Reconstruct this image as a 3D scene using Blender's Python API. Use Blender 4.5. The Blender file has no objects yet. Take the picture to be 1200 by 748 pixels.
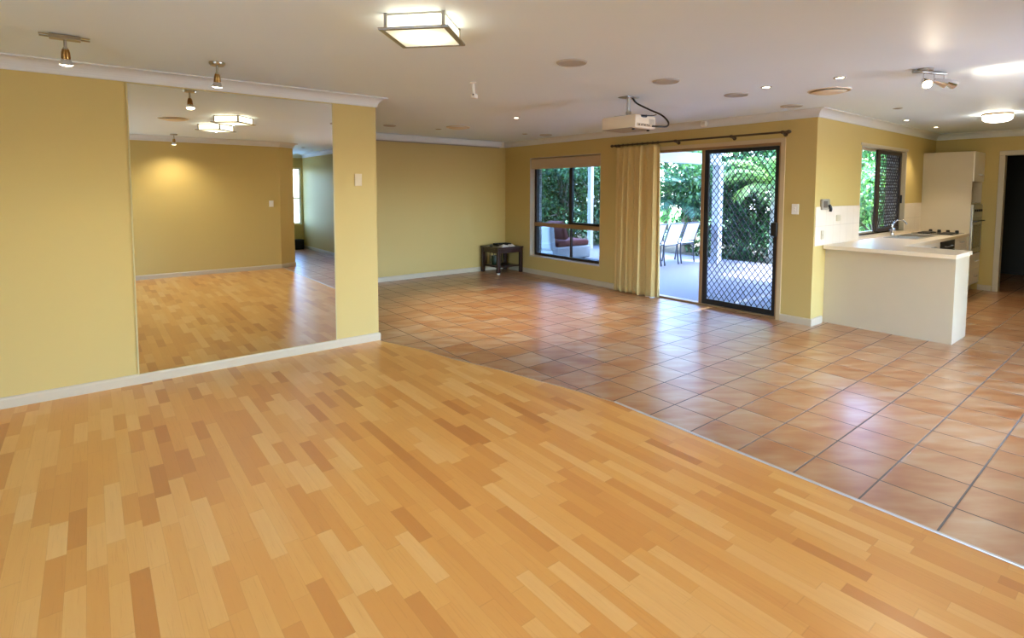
import bpy, bmesh, math, random
import numpy as np
from mathutils import Vector, Matrix
random.seed(7)
PI = math.pi
sc = bpy.context.scene
C = sc.collection
CZ = 2.42                                   # ceiling height

# ------------------------------------------------------------------ materials
def lin(c):
    return tuple((v / 12.92 if v <= 0.04045 else ((v + 0.055) / 1.055) ** 2.4) for v in (x / 255 for x in c))

class NT:
    def __init__(s, name):
        s.m = bpy.data.materials.new(name); s.m.use_nodes = True
        s.t = s.m.node_tree; s.n = s.t.nodes; s.n.clear()
        s.out = s.n.new('ShaderNodeOutputMaterial')
    def node(s, t, **k):
        n = s.n.new(t)
        for a, v in k.items(): setattr(n, a, v)
        return n
    def link(s, a, b): s.t.links.new(a, b)
    def put(s, sock, v):
        if isinstance(v, bpy.types.NodeSocket): s.link(v, sock)
        elif isinstance(v, (tuple, list)) and len(v) == 3 and sock.type == 'RGBA': sock.default_value = (*v, 1)
        else: sock.default_value = v
    def math(s, op, a, b=None, c=None):
        n = s.node('ShaderNodeMath', operation=op)
        s.put(n.inputs[0], a)
        if b is not None: s.put(n.inputs[1], b)
        if c is not None: s.put(n.inputs[2], c)
        return n.outputs[0]
    def mix(s, f, a, b, mode='MIX'):
        n = s.node('ShaderNodeMix', data_type='RGBA', blend_type=mode)
        s.put(n.inputs[0], f); s.put(n.inputs[6], a); s.put(n.inputs[7], b)
        return n.outputs[2]
    def noise(s, vec, scale, detail=3, rough=.5):
        n = s.node('ShaderNodeTexNoise'); s.put(n.inputs['Vector'], vec)
        n.inputs['Scale'].default_value = scale; n.inputs['Detail'].default_value = detail
        n.inputs['Roughness'].default_value = rough
        return n.outputs['Fac']
    def ramp(s, f, stops):
        n = s.node('ShaderNodeValToRGB'); s.put(n.inputs[0], f)
        e = n.color_ramp.elements
        while len(e) < len(stops): e.new(.5)
        for el, (p, c) in zip(e, stops): el.position = p; el.color = (*c, 1)
        return n.outputs[0]
    def obj(s): return s.node('ShaderNodeTexCoord').outputs['Object']
    def comb(s, x, y, z=0.):
        n = s.node('ShaderNodeCombineXYZ')
        for i, v in enumerate((x, y, z)): s.put(n.inputs[i], v)
        return n.outputs[0]
    def sep(s, v):
        n = s.node('ShaderNodeSeparateXYZ'); s.link(v, n.inputs[0]); return n.outputs
    def white(s, v):
        n = s.node('ShaderNodeTexWhiteNoise', noise_dimensions='3D'); s.link(v, n.inputs['Vector']); return n.outputs['Value']
    def bsdf(s, color, rough=.5, metal=0., **k):
        b = s.node('ShaderNodeBsdfPrincipled')
        s.put(b.inputs['Base Color'], color); s.put(b.inputs['Roughness'], rough); s.put(b.inputs['Metallic'], metal)
        for a, v in k.items(): s.put(b.inputs[a.replace('_', ' ')], v)
        s.link(b.outputs[0], s.out.inputs[0]); return b
    def bump(s, b, h, strength=.2, dist=.01):
        n = s.node('ShaderNodeBump'); s.put(n.inputs['Height'], h)
        n.inputs['Strength'].default_value = strength; n.inputs['Distance'].default_value = dist
        s.link(n.outputs[0], b.inputs['Normal'])

def simple(name, rgb, rough=.5, metal=0., var=.06, scale=8., bump=0., **k):
    """plain procedural material: colour with a slight noise variation"""
    t = NT(name); o = t.obj(); c = lin(rgb)
    f = t.noise(o, scale)
    col = t.mix(f, tuple(v * (1 - var) for v in c), tuple(min(1, v * (1 + var)) for v in c))
    b = t.bsdf(col, rough, metal, **k)
    if bump: t.bump(b, t.noise(o, scale * 12), bump, .004)
    return t.m

def emit(name, rgb, strength, sampling='NONE'):
    t = NT(name); e = t.node('ShaderNodeEmission'); e.inputs[0].default_value = (*lin(rgb), 1); e.inputs[1].default_value = strength
    t.link(e.outputs[0], t.out.inputs[0]); t.m.cycles.emission_sampling = sampling; return t.m

def glass_mat(name, tint=(1, 1, 1), refl=1.0):
    t = NT(name)
    a = t.node('ShaderNodeBsdfTransparent'); a.inputs[0].default_value = (*tint, 1)
    g = t.node('ShaderNodeBsdfGlossy'); g.inputs['Roughness'].default_value = .02
    f = t.node('ShaderNodeFresnel'); f.inputs[0].default_value = 1.45
    mx = t.node('ShaderNodeMixShader'); bf = t.node('ShaderNodeNewGeometry').outputs['Backfacing']; t.link(t.math('MULTIPLY', t.math('MULTIPLY', f.outputs[0], refl), t.math('SUBTRACT', 1., bf)), mx.inputs[0])
    t.link(a.outputs[0], mx.inputs[1]); t.link(g.outputs[0], mx.inputs[2]); t.link(mx.outputs[0], t.out.inputs[0])
    return t.m

def leaf_mat(name, cols, trans=.45):
    t = NT(name)
    r = t.node('ShaderNodeNewGeometry').outputs['Random Per Island']
    n = len(cols)
    col = t.ramp(r, [(i / (n - 1), lin(c)) for i, c in enumerate(cols)])
    d = t.node('ShaderNodeBsdfPrincipled'); t.link(col, d.inputs['Base Color']); d.inputs['Roughness'].default_value = .62
    tr = t.node('ShaderNodeBsdfTranslucent'); t.link(t.mix(1., col, (1., 1., .55), 'MULTIPLY'), tr.inputs[0])
    mx = t.node('ShaderNodeMixShader'); mx.inputs[0].default_value = trans
    t.link(d.outputs[0], mx.inputs[1]); t.link(tr.outputs[0], mx.inputs[2]); t.link(mx.outputs[0], t.out.inputs[0])
    return t.m

def timber_mat():
    t = NT('timber_strip_floor'); x, y, z = t.sep(t.obj())
    W, Ln = .066, .40
    u = t.math('DIVIDE', x, W); row = t.math('FLOOR', u)
    rr = t.white(t.comb(row, 3.7, 1.3))
    v = t.math('ADD', t.math('DIVIDE', y, Ln), t.math('MULTIPLY', rr, 7.31)); 
    # uneven lengths: warp v inside the row
    vw = t.math('ADD', v, t.math('MULTIPLY', t.math('SINE', t.math('ADD', t.math('MULTIPLY', v, 2.1), t.math('MULTIPLY', rr, 20.))), .22))
    colm = t.math('FLOOR', vw)
    tone = t.white(t.comb(row, colm, 5.1))
    base = t.ramp(tone, [(0, lin((190, 126, 62))), (.10, lin((208, 145, 72))), (.4, lin((217, 157, 80))), (.7, lin((222, 166, 88))), (1, lin((228, 180, 108)))])
    gv = t.comb(t.math('ADD', t.math('MULTIPLY', x, 38.), t.math('MULTIPLY', tone, 31.)), t.math('MULTIPLY', y, 2.2), tone)
    g = t.noise(gv, 1.0, 5, .6)
    g2 = t.noise(t.comb(t.math('MULTIPLY', x, 190.), t.math('MULTIPLY', y, 5.), tone), 1., 3)
    base = t.mix(t.math('MULTIPLY', t.math('SUBTRACT', g, .3), .55), base, lin((206, 138, 68)))
    base = t.mix(t.math('MULTIPLY', t.math('GREATER_THAN', g2, .62), .10), base, lin((160, 92, 42)))
    fu = t.math('FRACT', u); fv = t.math('FRACT', vw)
    eu = t.math('LESS_THAN', t.math('MINIMUM', fu, t.math('SUBTRACT', 1., fu)), .012)
    ev = t.math('LESS_THAN', t.math('MINIMUM', fv, t.math('SUBTRACT', 1., fv)), .0035)
    e = t.math('MAXIMUM', eu, ev)
    base = t.mix(t.math('MULTIPLY', e, .15), base, lin((130, 78, 36)))
    sm = t.noise(t.obj(), 2.3, 4)
    b = t.bsdf(base, t.math('ADD', .285, t.math('MULTIPLY', sm, .03)), Specular_IOR_Level=.45)
    t.bump(b, t.math('ADD', t.math('MULTIPLY', g2, .04), t.math('MULTIPLY', e, -.3)), .12, .002)
    return t.m

def tile_mat():
    t = NT('terracotta_tile_floor'); o = t.obj(); x, y, z = t.sep(o)
    u = t.math('DIVIDE', t.math('SUBTRACT', x, 2.893), .3125); v = t.math('DIVIDE', t.math('SUBTRACT', y, .619), .3133)
    fu, fv = t.math('FRACT', u), t.math('FRACT', v)
    idv = t.comb(t.math('FLOOR', u), t.math('FLOOR', v), 2.)
    r1 = t.white(idv); r2 = t.white(t.comb(t.math('FLOOR', v), t.math('FLOOR', u), 9.))
    du = t.math('MINIMUM', fu, t.math('SUBTRACT', 1., fu)); dv = t.math('MINIMUM', fv, t.math('SUBTRACT', 1., fv))
    d = t.math('MINIMUM', du, dv)
    grout = t.math('LESS_THAN', d, .014)
    p = t.math('SUBTRACT', t.math('MULTIPLY', x, .78), t.math('MULTIPLY', y, .62)); q = t.math('ADD', t.math('MULTIPLY', x, .62), t.math('MULTIPLY', y, .78))
    cl = t.noise(t.comb(t.math('ADD', t.math('MULTIPLY', p, 3.2), t.math('MULTIPLY', r1, 37.)), t.math('ADD', t.math('MULTIPLY', q, 10.), t.math('MULTIPLY', r2, 53.)), r1), 1.0, 3, .5)
    f = t.math('ADD', t.math('MULTIPLY', cl, .9), t.math('MULTIPLY', t.math('SUBTRACT', r2, .5), .16))
    col = t.ramp(f, [(.24, lin((158, 96, 48))), (.40, lin((172, 119, 72))), (.54, lin((180, 138, 97))), (.72, lin((188, 160, 130)))])
    edge = t.math('SUBTRACT', 1., t.math('MINIMUM', t.math('DIVIDE', d, .07), 1.))
    col = t.mix(t.math('MULTIPLY', edge, .22), col, lin((176, 120, 78)))
    col = t.mix(grout, col, lin((66, 54, 42)))
    rough = t.math('ADD', t.math('ADD', .285, t.math('MULTIPLY', cl, .04)), t.math('MULTIPLY', grout, .5))
    b = t.bsdf(col, rough, Specular_IOR_Level=1., IOR=1.75)
    h = t.math('ADD', t.math('MULTIPLY', t.math('MINIMUM', t.math('DIVIDE', d, .03), 1.), 1.), t.math('MULTIPLY', t.noise(o, 9., 2), .04))
    t.bump(b, h, .3, .003)
    return t.m

def wall_tile_mat():
    t = NT('splashback_tiles'); o = t.obj(); x, y, z = t.sep(o)
    u = t.math('FRACT', t.math('DIVIDE', x, .2)); v = t.math('FRACT', t.math('DIVIDE', t.math('SUBTRACT', z, .9), .22))
    d = t.math('MINIMUM', t.math('MINIMUM', u, t.math('SUBTRACT', 1., u)), t.math('MINIMUM', v, t.math('SUBTRACT', 1., v)))
    g = t.math('LESS_THAN', d, .012)
    col = t.mix(t.noise(o, 5.), lin((232, 216, 196)), lin((240, 228, 212)))
    col = t.mix(t.math('MULTIPLY', g, .5), col, lin((200, 186, 168)))
    b = t.bsdf(col, .25); t.bump(b, t.math('SUBTRACT', 1., g), .2, .002)
    return t.m

def brick_mat():
    t = NT('pale_brick'); o = t.obj(); x, y, z = t.sep(o)
    br = t.node('ShaderNodeTexBrick'); t.link(t.comb(t.math('ADD', x, y), z), br.inputs['Vector'])
    br.inputs['Color1'].default_value = (*lin((206, 196, 184)), 1); br.inputs['Color2'].default_value = (*lin((222, 214, 202)), 1)
    br.inputs['Mortar'].default_value = (*lin((150, 146, 140)), 1); br.inputs['Scale'].default_value = 1.
    br.inputs['Brick Width'].default_value = .24; br.inputs['Row Height'].default_value = .086; br.inputs['Mortar Size'].default_value = .006
    t.bsdf(br.outputs[0], .85); return t.m

def dark_wood_mat(name, a, b_):
    t = NT(name); o = t.obj(); x, y, z = t.sep(o)
    g = t.noise(t.comb(t.math('MULTIPLY', x, 6.), t.math('MULTIPLY', y, 6.), t.math('MULTIPLY', z, 40.)), 1.3, 4)
    t.bsdf(t.mix(g, lin(a), lin(b_)), .32); return t.m

def wall_paint(name, rgb):
    t = NT(name); o = t.obj(); c = lin(rgb)
    col = t.mix(t.noise(o, .9, 3), tuple(v * .97 for v in c), tuple(min(1, v * 1.03) for v in c))
    b = t.bsdf(col, .55, Specular_IOR_Level=.3); t.bump(b, t.noise(o, 160., 2), .05, .002)
    return t.m

M = {}
M['wall'] = wall_paint('yellow_wall_paint', (196, 173, 109))
M['ceil'] = wall_paint('white_ceiling_paint', (226, 241, 254))
M['trim'] = simple('cream_gloss_trim', (194, 181, 156), .35, var=.03)
M['cornice'] = simple('white_cornice_plaster', (210, 212, 212), .6, var=.02)
M['timber'] = timber_mat(); M['tile'] = tile_mat(); M['splash'] = wall_tile_mat(); M['brick'] = brick_mat()
M['lam'] = simple('cream_laminate', (194, 180, 154), .38, var=.02)
M['lam_w'] = simple('white_laminate_front', (236, 230, 220), .35, var=.02)
M['top'] = simple('cream_worktop', (232, 216, 190), .28, var=.05, scale=60)
M['steel'] = simple('brushed_steel', (190, 190, 188), .28, 1., var=.08, scale=30)
M['chrome'] = simple('chrome', (220, 220, 222), .08, 1., var=.02)
M['nickel'] = simple('brushed_nickel', (170, 164, 150), .32, 1., var=.06)
M['rod'] = simple('dark_bronze_rod', (92, 80, 64), .35, .8, var=.06)
M['brass'] = simple('aged_brass', (150, 112, 62), .3, 1., var=.1)
M['bronze'] = simple('dark_bronze_aluminium', (52, 40, 32), .4, .3, var=.08)
M['tanframe'] = simple('bronze_tan_aluminium', (150, 118, 82), .4, .2, var=.05)
M['black'] = simple('black_powder_coat', (18, 18, 20), .45, var=.1)
M['blackp'] = simple('black_plastic', (16, 16, 18), .35, var=.1)
M['whitep'] = simple('white_plastic', (236, 232, 224), .4, var=.02)
M['greyp'] = simple('grey_plastic', (150, 142, 128), .45, var=.05)
M['projbody'] = simple('warm_white_projector_shell', (232, 218, 196), .45, var=.02)
M['grille'] = simple('grey_speaker_grille', (176, 172, 164), .7, var=.1, scale=400)
M['diffuser'] = simple('cream_vent_plastic', (224, 212, 188), .55, var=.03)
M['curtain'] = simple('mustard_curtain_cloth', (206, 180, 118), .85, var=.08, scale=60, bump=.15)
M['blind'] = simple('beige_blind_cloth', (190, 166, 134), .8, var=.05, scale=120, bump=.1)
M['dwood'] = dark_wood_mat('dark_stained_wood', (32, 15, 9), (62, 31, 19))
M['glass'] = glass_mat('window_glass', (.92, .95, .96), .9)
M['tintglass'] = glass_mat('tinted_window_glass', (.45, .52, .56), 1.0)
M['dimglass'] = glass_mat('added_dimming_glass', (.80, .84, .88), .8)
M['dglass'] = simple('dark_oven_glass', (58, 56, 52), .1, var=.1)
M['cloth_w'] = simple('white_cloth', (220, 216, 208), .85, var=.06, bump=.2)
M['green'] = simple('dark_green_glaze', (22, 40, 24), .35, var=.2)
M['red'] = simple('brick_red_cushion', (108, 48, 42), .9, var=.1, scale=40, bump=.2)
M['wicker'] = simple('white_wicker', (172, 168, 164), .75, var=.12, scale=90, bump=.4)
M['sling'] = simple('white_sling_mesh', (226, 228, 232), .7, var=.04, scale=120)
M['chairmetal'] = simple('dark_grey_chair_frame', (52, 54, 64), .4, .4, var=.06)
M['patio'] = simple('pale_patio_paving', (94, 92, 98), .7, var=.08, scale=3., bump=.1)
M['white_ext'] = simple('white_exterior_paint', (172, 173, 178), .6, var=.03)
M['bounce_ground'] = simple('pale_bounce_ground', (214, 212, 206), .7, var=.06, scale=3.)
M['soil'] = simple('mulch_and_leaf_litter', (74, 62, 44), .95, var=.35, scale=9., bump=.6)
M['lawn'] = simple('lawn_grass', (96, 124, 58), .9, var=.35, scale=14., bump=.6)
M['bark'] = simple('grey_brown_bark', (96, 82, 66), .9, var=.3, scale=14., bump=.7)
M['palebark'] = simple('pale_grey_trunk', (176, 168, 152), .85, var=.2, scale=10., bump=.4)
M['dark'] = simple('unlit_room_shade', (44, 40, 34), .8, var=.1)  # shade of the unlit room put into the wall colour
M['leaf_a'] = leaf_mat('dark_green_leaves', [(18, 44, 26), (34, 70, 40), (48, 90, 52), (84, 124, 74)])
M['leaf_b'] = leaf_mat('mid_green_leaves', [(34, 70, 36), (58, 104, 54), (92, 140, 76), (140, 176, 112)])
M['leaf_c'] = leaf_mat('pale_green_fronds', [(70, 112, 60), (112, 150, 88), (150, 182, 118), (186, 206, 150)], .5)
M['leaf_d'] = leaf_mat('deep_green_straps', [(16, 50, 40), (26, 72, 52), (40, 92, 62), (66, 116, 76)], .35)
M['lampglass'] = emit('lit_opal_glass', (255, 240, 206), 2.6, 'FRONT')
def opal_mat():
    """opal glass in front of a bulb: brighter where the bulb sits behind it"""
    t = NT('lit_opal_panel'); x, y, z = t.sep(t.obj())
    d = t.math('SQRT', t.math('ADD', t.math('MULTIPLY', x, x), t.math('MULTIPLY', y, y)))
    k = t.math('POWER', t.math('MAXIMUM', t.math('SUBTRACT', 1., t.math('DIVIDE', d, .2)), 0.), 1.6)
    e = t.node('ShaderNodeEmission'); e.inputs[0].default_value = (*lin((255, 238, 198)), 1); t.link(t.math('ADD', .40, t.math('MULTIPLY', k, 2.2)), e.inputs[1])
    t.link(e.outputs[0], t.out.inputs[0]); t.m.cycles.emission_sampling = 'FRONT'; return t.m
M['opal'] = opal_mat()
M['oysterglass'] = emit('lit_oyster_glass', (255, 244, 222), 11., 'FRONT')
M['bulb'] = emit('lit_halogen_bulb', (255, 232, 190), 12.)
M['dimbulb'] = emit('dim_halogen_bulb', (255, 236, 205), 6.)
def mirror_mat():
    t = NT('mirror_silver'); t.bsdf((.88, .90, .86), .0, 1.); return t.m
M['mirror'] = mirror_mat()

# ------------------------------------------------------------------ mesh helpers
def newbm(): return bmesh.new()
def box(bm, lo, hi, bev=0., mi=0):
    lo, hi = Vector(lo), Vector(hi); c = (lo + hi) / 2; s = hi - lo
    r = bmesh.ops.create_cube(bm, size=1., matrix=Matrix.Translation(c) @ Matrix.Diagonal((*s, 1)))
    if bev:
        es = list({e for v in r['verts'] for e in v.link_edges})
        bmesh.ops.bevel(bm, geom=es, offset=min(bev, min(s) * .45), segments=2, affect='EDGES', profile=.5)
    return bm
def obox(bm, size, mat4, bev=0.):
    r = bmesh.ops.create_cube(bm, size=1., matrix=mat4 @ Matrix.Diagonal((*size, 1)))
    if bev:
        es = list({e for v in r['verts'] for e in v.link_edges})
        bmesh.ops.bevel(bm, geom=es, offset=bev, segments=2, affect='EDGES', profile=.5)
    return bm
def frame_axes(p0, p1):
    d = (Vector(p1) - Vector(p0)); L = d.length; d.normalize()
    a = Vector((0, 0, 1)) if abs(d.z) < .95 else Vector((1, 0, 0))
    u = d.cross(a).normalized(); v = u.cross(d).normalized()
    return d, u, v, L
def bar(bm, p0, p1, w, h):
    """rectangular bar from p0 to p1; h is the size towards world up"""
    d, u, v, L = frame_axes(p0, p1)
    m = Matrix((u, d, v)).transposed().to_4x4(); m.translation = (Vector(p0) + Vector(p1)) / 2
    return obox(bm, (w, L, h), m)
def cyl(bm, p0, p1, r0, r1=None, seg=20, caps=True):
    r1 = r0 if r1 is None else r1
    d, u, v, L = frame_axes(p0, p1)
    m = Matrix((u, v, -d)).transposed().to_4x4()
    if m.determinant() < 0: m = Matrix((u, v, d)).transposed().to_4x4(); r0, r1 = r0, r1
    else: r0, r1 = r1, r0
    m.translation = (Vector(p0) + Vector(p1)) / 2
    bmesh.ops.create_cone(bm, cap_ends=caps, segments=seg, radius1=r0, radius2=r1, depth=L, matrix=m)
    return bm
def tube(bm, pts, r, seg=8):
    pts = [Vector(p) for p in pts]; rings = []
    pu = None
    for i, p in enumerate(pts):
        d = (pts[min(i + 1, len(pts) - 1)] - pts[max(i - 1, 0)]).normalized()
        a = pu if pu is not None else (Vector((0, 0, 1)) if abs(d.z) < .9 else Vector((1, 0, 0)))
        u = (a - d * a.dot(d)).normalized(); pu = u; v = d.cross(u)
        rr = r[i] if isinstance(r, (list, tuple)) else r
        rings.append([bm.verts.new(p + (u * math.cos(t) + v * math.sin(t)) * rr) for t in (2 * PI * k / seg for k in range(seg))])
    for a, b in zip(rings, rings[1:]):
        for k in range(seg): bm.faces.new((a[k], a[(k + 1) % seg], b[(k + 1) % seg], b[k]))
    bm.faces.new(rings[0][::-1]); bm.faces.new(rings[-1])
    return bm
def spline(ctrl, n=24):
    """Catmull-Rom through control points"""
    P = [Vector(c) for c in ctrl]; P = [P[0] * 2 - P[1]] + P + [P[-1] * 2 - P[-2]]; out = []
    for i in range(1, len(P) - 2):
        for k in range(n):
            t = k / n
            out.append(.5 * ((2 * P[i]) + (P[i + 1] - P[i - 1]) * t + (2 * P[i - 1] - 5 * P[i] + 4 * P[i + 1] - P[i + 2]) * t * t + (3 * P[i] - P[i - 1] - 3 * P[i + 1] + P[i + 2]) * t ** 3))
    out.append(P[-2]); return out
def lathe(bm, prof, loc=(0, 0, 0), axis=(0, 0, 1), seg=32):
    d = Vector(axis).normalized(); a = Vector((0, 0, 1)) if abs(d.z) < .9 else Vector((1, 0, 0))
    u = d.cross(a).normalized(); v = d.cross(u); o = Vector(loc); rings = []
    for r, h in prof:
        if r < 1e-6: rings.append([bm.verts.new(o + d * h)])
        else: rings.append([bm.verts.new(o + d * h + (u * math.cos(t) + v * math.sin(t)) * r) for t in (2 * PI * k / seg for k in range(seg))])
    for A, B in zip(rings, rings[1:]):
        for k in range(seg):
            k2 = (k + 1) % seg
            if len(A) == 1 and len(B) == 1: continue
            if len(A) == 1: bm.faces.new((A[0], B[k], B[k2]))
            elif len(B) == 1: bm.faces.new((A[k], B[0], A[k2]))
            else: bm.faces.new((A[k], B[k], B[k2], A[k2]))
    return bm
def poly_prism(bm, pts, z0, z1):
    a = [bm.verts.new((x, y, z0)) for x, y in pts]; b = [bm.verts.new((x, y, z1)) for x, y in pts]
    n = len(pts); bm.faces.new(a[::-1]); bm.faces.new(b)
    for k in range(n): bm.faces.new((a[k], a[(k + 1) % n], b[(k + 1) % n], b[k]))
    return bm
def sweep(bm, path, prof):
    """profile (distance from wall, z) swept along a wall path with the room on the LEFT; mitred"""
    P = [Vector((p[0], p[1])) for p in path]; rings = []
    for i, p in enumerate(P):
        d0 = (p - P[i - 1]).normalized() if i > 0 else None
        d1 = (P[i + 1] - p).normalized() if i < len(P) - 1 else None
        n0 = Vector((-d0.y, d0.x)) if d0 else None; n1 = Vector((-d1.y, d1.x)) if d1 else None
        if n0 is None: m = n1
        elif n1 is None: m = n0
        else:
            m = (n0 + n1); m = m / max(.2, m.dot(n0)) if m.length > 1e-6 else n0
        rings.append([bm.verts.new((p.x + m.x * a, p.y + m.y * a, z)) for a, z in prof])
    n = len(prof)
    for A, B in zip(rings, rings[1:]):
        for k in range(n): bm.faces.new((A[k], A[(k + 1) % n], B[(k + 1) % n], B[k]))
    bm.faces.new(rings[0]); bm.faces.new(rings[-1][::-1])
    return bm
def obj(name, bm, mat, parent=None, smooth=False, origin=None):
    bmesh.ops.recalc_face_normals(bm, faces=bm.faces)
    me = bpy.data.meshes.new(name); bm.to_mesh(me); bm.free()
    if origin is not None: me.transform(Matrix.Translation(-Vector(origin)))
    me.materials.append(mat)
    if smooth:
        for p in me.polygons: p.use_smooth = True
        try: me.set_sharp_from_angle(angle=math.radians(40))
        except Exception: pass
    o = bpy.data.objects.new(name, me); C.objects.link(o)
    if origin is not None: o.location = origin
    if parent is not None:
        o.parent = parent
        if origin is None: o.location = (0, 0, 0)
    return o
def struct(name, bm, mat, label=None):
    o = obj(name, bm, mat); o['kind'] = 'structure'
    if label: o['label'] = label
    return o
def tag(o, label, cat, group=None):
    o['label'] = label; o['category'] = cat
    if group: o['group'] = group
    return o
def thing(name, label, cat, loc=(0, 0, 0), rz=0., group=None):
    o = bpy.data.objects.new(name, None); C.objects.link(o); o.empty_display_size = .1
    o.location = loc; o.rotation_euler = (0, 0, rz); return tag(o, label, cat, group)
def copy_thing(root, loc, label, rz=None, group=None):
    r = root.copy(); C.objects.link(r); r.location = loc; r['label'] = label
    if rz is not None: r.rotation_euler = (0, 0, rz)
    if group: r['group'] = group
    for ch in list(root.children):
        c = ch.copy(); C.objects.link(c); c.parent = r
        for g in list(ch.children):
            d = g.copy(); C.objects.link(d); d.parent = c
    return r
def wall_panel(bm, axis, a0, a1, t0, t1, z0, z1, holes=()):
    """wall along `axis` ('x' or 'y') from a0..a1, thickness t0..t1, rectangular holes (h0,h1,zb,zt)"""
    hs = sorted(holes); segs = []; cur = a0
    def add(p0, p1, q0, q1):
        if p1 - p0 < 1e-4 or q1 - q0 < 1e-4: return
        if axis == 'x': box(bm, (p0, t0, q0), (p1, t1, q1))
        else: box(bm, (t0, p0, q0), (t1, p1, q1))
    for h0, h1, zb, zt in hs:
        add(cur, h0, z0, z1); add(h0, h1, z0, zb); add(h0, h1, zt, z1); cur = h1
    add(cur, a1, z0, z1)
    return bm

# ------------------------------------------------------------------ room shell
XC, YB, YA, YK, XE = 6.30, 8.18, 5.005, 2.56, 10.72
WIN = (5.73, 7.45, .33, 2.10)            # window in the right wall (y0,y1,z0,z1)
DOOR = (2.94, 4.95, 0., 2.085)           # sliding door in the right wall
KWIN = (7.60, 9.33, .95, 2.09)           # kitchen window (x0,x1,z0,z1)
EDOOR = (.70, 1.72, 0., 2.06)            # doorway in the far kitchen wall
HWIN = (3.25, 4.29, .62, 2.08)           # passage window
ADDED_WWIN = (-.70, 1.0, .20, 2.10)             # unseen window added in the west wall to let in daylight
ADDED_FWIN = (4.6, 6.9, .20, 2.10)             # unseen window added in the front wall for more daylight

BD = [(2.24, 5.105), (2.24, 4.96), (2.43, 4.41), (2.50, 4.02), (2.667, 3.50), (2.742, 3.136), (2.80, 2.93), (2.893, 2.474), (2.893, -1.0)]
struct('floor_tiled', poly_prism(newbm(), [(.8, -4.4), (13.4, -4.4), (13.4, 2.6), (6.42, 2.6), (6.42, 8.3), (.8, 8.3)], -.12, 0.), M['tile'])
b = newbm()
poly_prism(b, [(-3.1, 5.02), (-3.1, -1.0), (2.893, -1.0)] + BD[-2::-1][:-1] + [(2.24, 5.02)], -.10, .004)
struct('floor', b, M['timber'])
# pale metal strips where boards meet tiles
b = newbm(); box(b, (2.889, -.85, -.01), (2.907, 2.474, .010), .003); struct('trim_1', b, simple('pale_aluminium_strip', (206, 204, 200), .35, .5, var=.03))
b = newbm()
pts = [(x, y) for x, y in BD[1:-1]]
poly_prism(b, [(x - .003, y) for x, y in pts] + [(x + .011, y) for x, y in pts[::-1]], -.01, .007)
struct('trim_2', b, simple('tan_floor_edging', (178, 150, 118), .5))
b = newbm(); poly_prism(b, [(-3.2, -4.5), (10.95, -4.5), (10.95, YK + .14), (XC + .14, YK + .14), (XC + .14, 8.4), (-3.2, 8.4)], CZ, CZ + .12); struct('ceiling', b, M['ceil'])

b = newbm(); wall_panel(b, 'x', -3.1, 2.24, YA, YA + .10, 0, CZ); struct('wall_left', b, M['wall'])
b = newbm(); wall_panel(b, 'x', .9, XC + .2, YB, YB + .2, 0, CZ); struct('wall_back', b, M['wall'])
b = newbm(); wall_panel(b, 'y', YK, YB, XC, XC + .12, 0, CZ, [WIN, DOOR]); struct('wall_right', b, M['wall'])
b = newbm(); wall_panel(b, 'x', XC + .12, XE + .2, YK, YK + .12, 0, CZ, [KWIN]); struct('wall_kitchen', b, M['wall'])
b = newbm(); wall_panel(b, 'y', -1.2, YK, XE, XE + .12, 0, CZ, [EDOOR]); struct('wall_far', b, M['wall'])
b = newbm(); poly_prism(b, [(-3.1, -.8), (-3.1, -1.0), (2.86, -1.0), (3.07, -1.0), (3.07, -4.3), (3.17, -4.3), (3.17, -1.0), (2.86, -.8)], 0, CZ); struct('wall_rear', b, M['wall'])
b = newbm(); wall_panel(b, 'x', 3.07, 4.43, -4.3, -4.2, 0, CZ, [HWIN]); struct('wall_passage', b, M['wall'])
b = newbm(); box(b, (4.33, -4.3, 0), (4.43, -1.0, CZ)); wall_panel(b, 'x', 4.43, XE, -1.1, -1.0, 0, CZ, [ADDED_FWIN]); struct('wall_front', b, M['wall'])
b = newbm(); wall_panel(b, 'y', -1.0, 5.1, -3.1, -3.0, 0, CZ, [ADDED_WWIN]); struct('wall_west', b, M['wall'])
b = newbm(); box(b, (.8, 5.105, 0), (.9, 8.38, CZ)); struct('wall_inner', b, M['wall'])
# outer brick skin of the two garden walls
b = newbm()
wall_panel(b, 'y', YK + .14, YB + .2, XC + .14, XC + .25, -.2, 2.6, [(WIN[0] - .03, WIN[1] - .05, WIN[2], WIN[3]), (DOOR[0], DOOR[1], -.02, DOOR[3])])
wall_panel(b, 'x', XC + .25, XE + .2, YK + .14, YK + .25, -.2, 2.6, [KWIN])
struct('wall_outside', b, M['brick'])
# dark room beyond the far doorway
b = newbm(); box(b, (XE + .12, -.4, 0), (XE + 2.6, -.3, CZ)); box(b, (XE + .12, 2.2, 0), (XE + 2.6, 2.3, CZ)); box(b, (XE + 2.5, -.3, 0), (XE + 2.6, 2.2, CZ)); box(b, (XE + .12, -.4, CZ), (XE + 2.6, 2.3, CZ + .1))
struct('wall_beyond', b, M['dark'])

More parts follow.
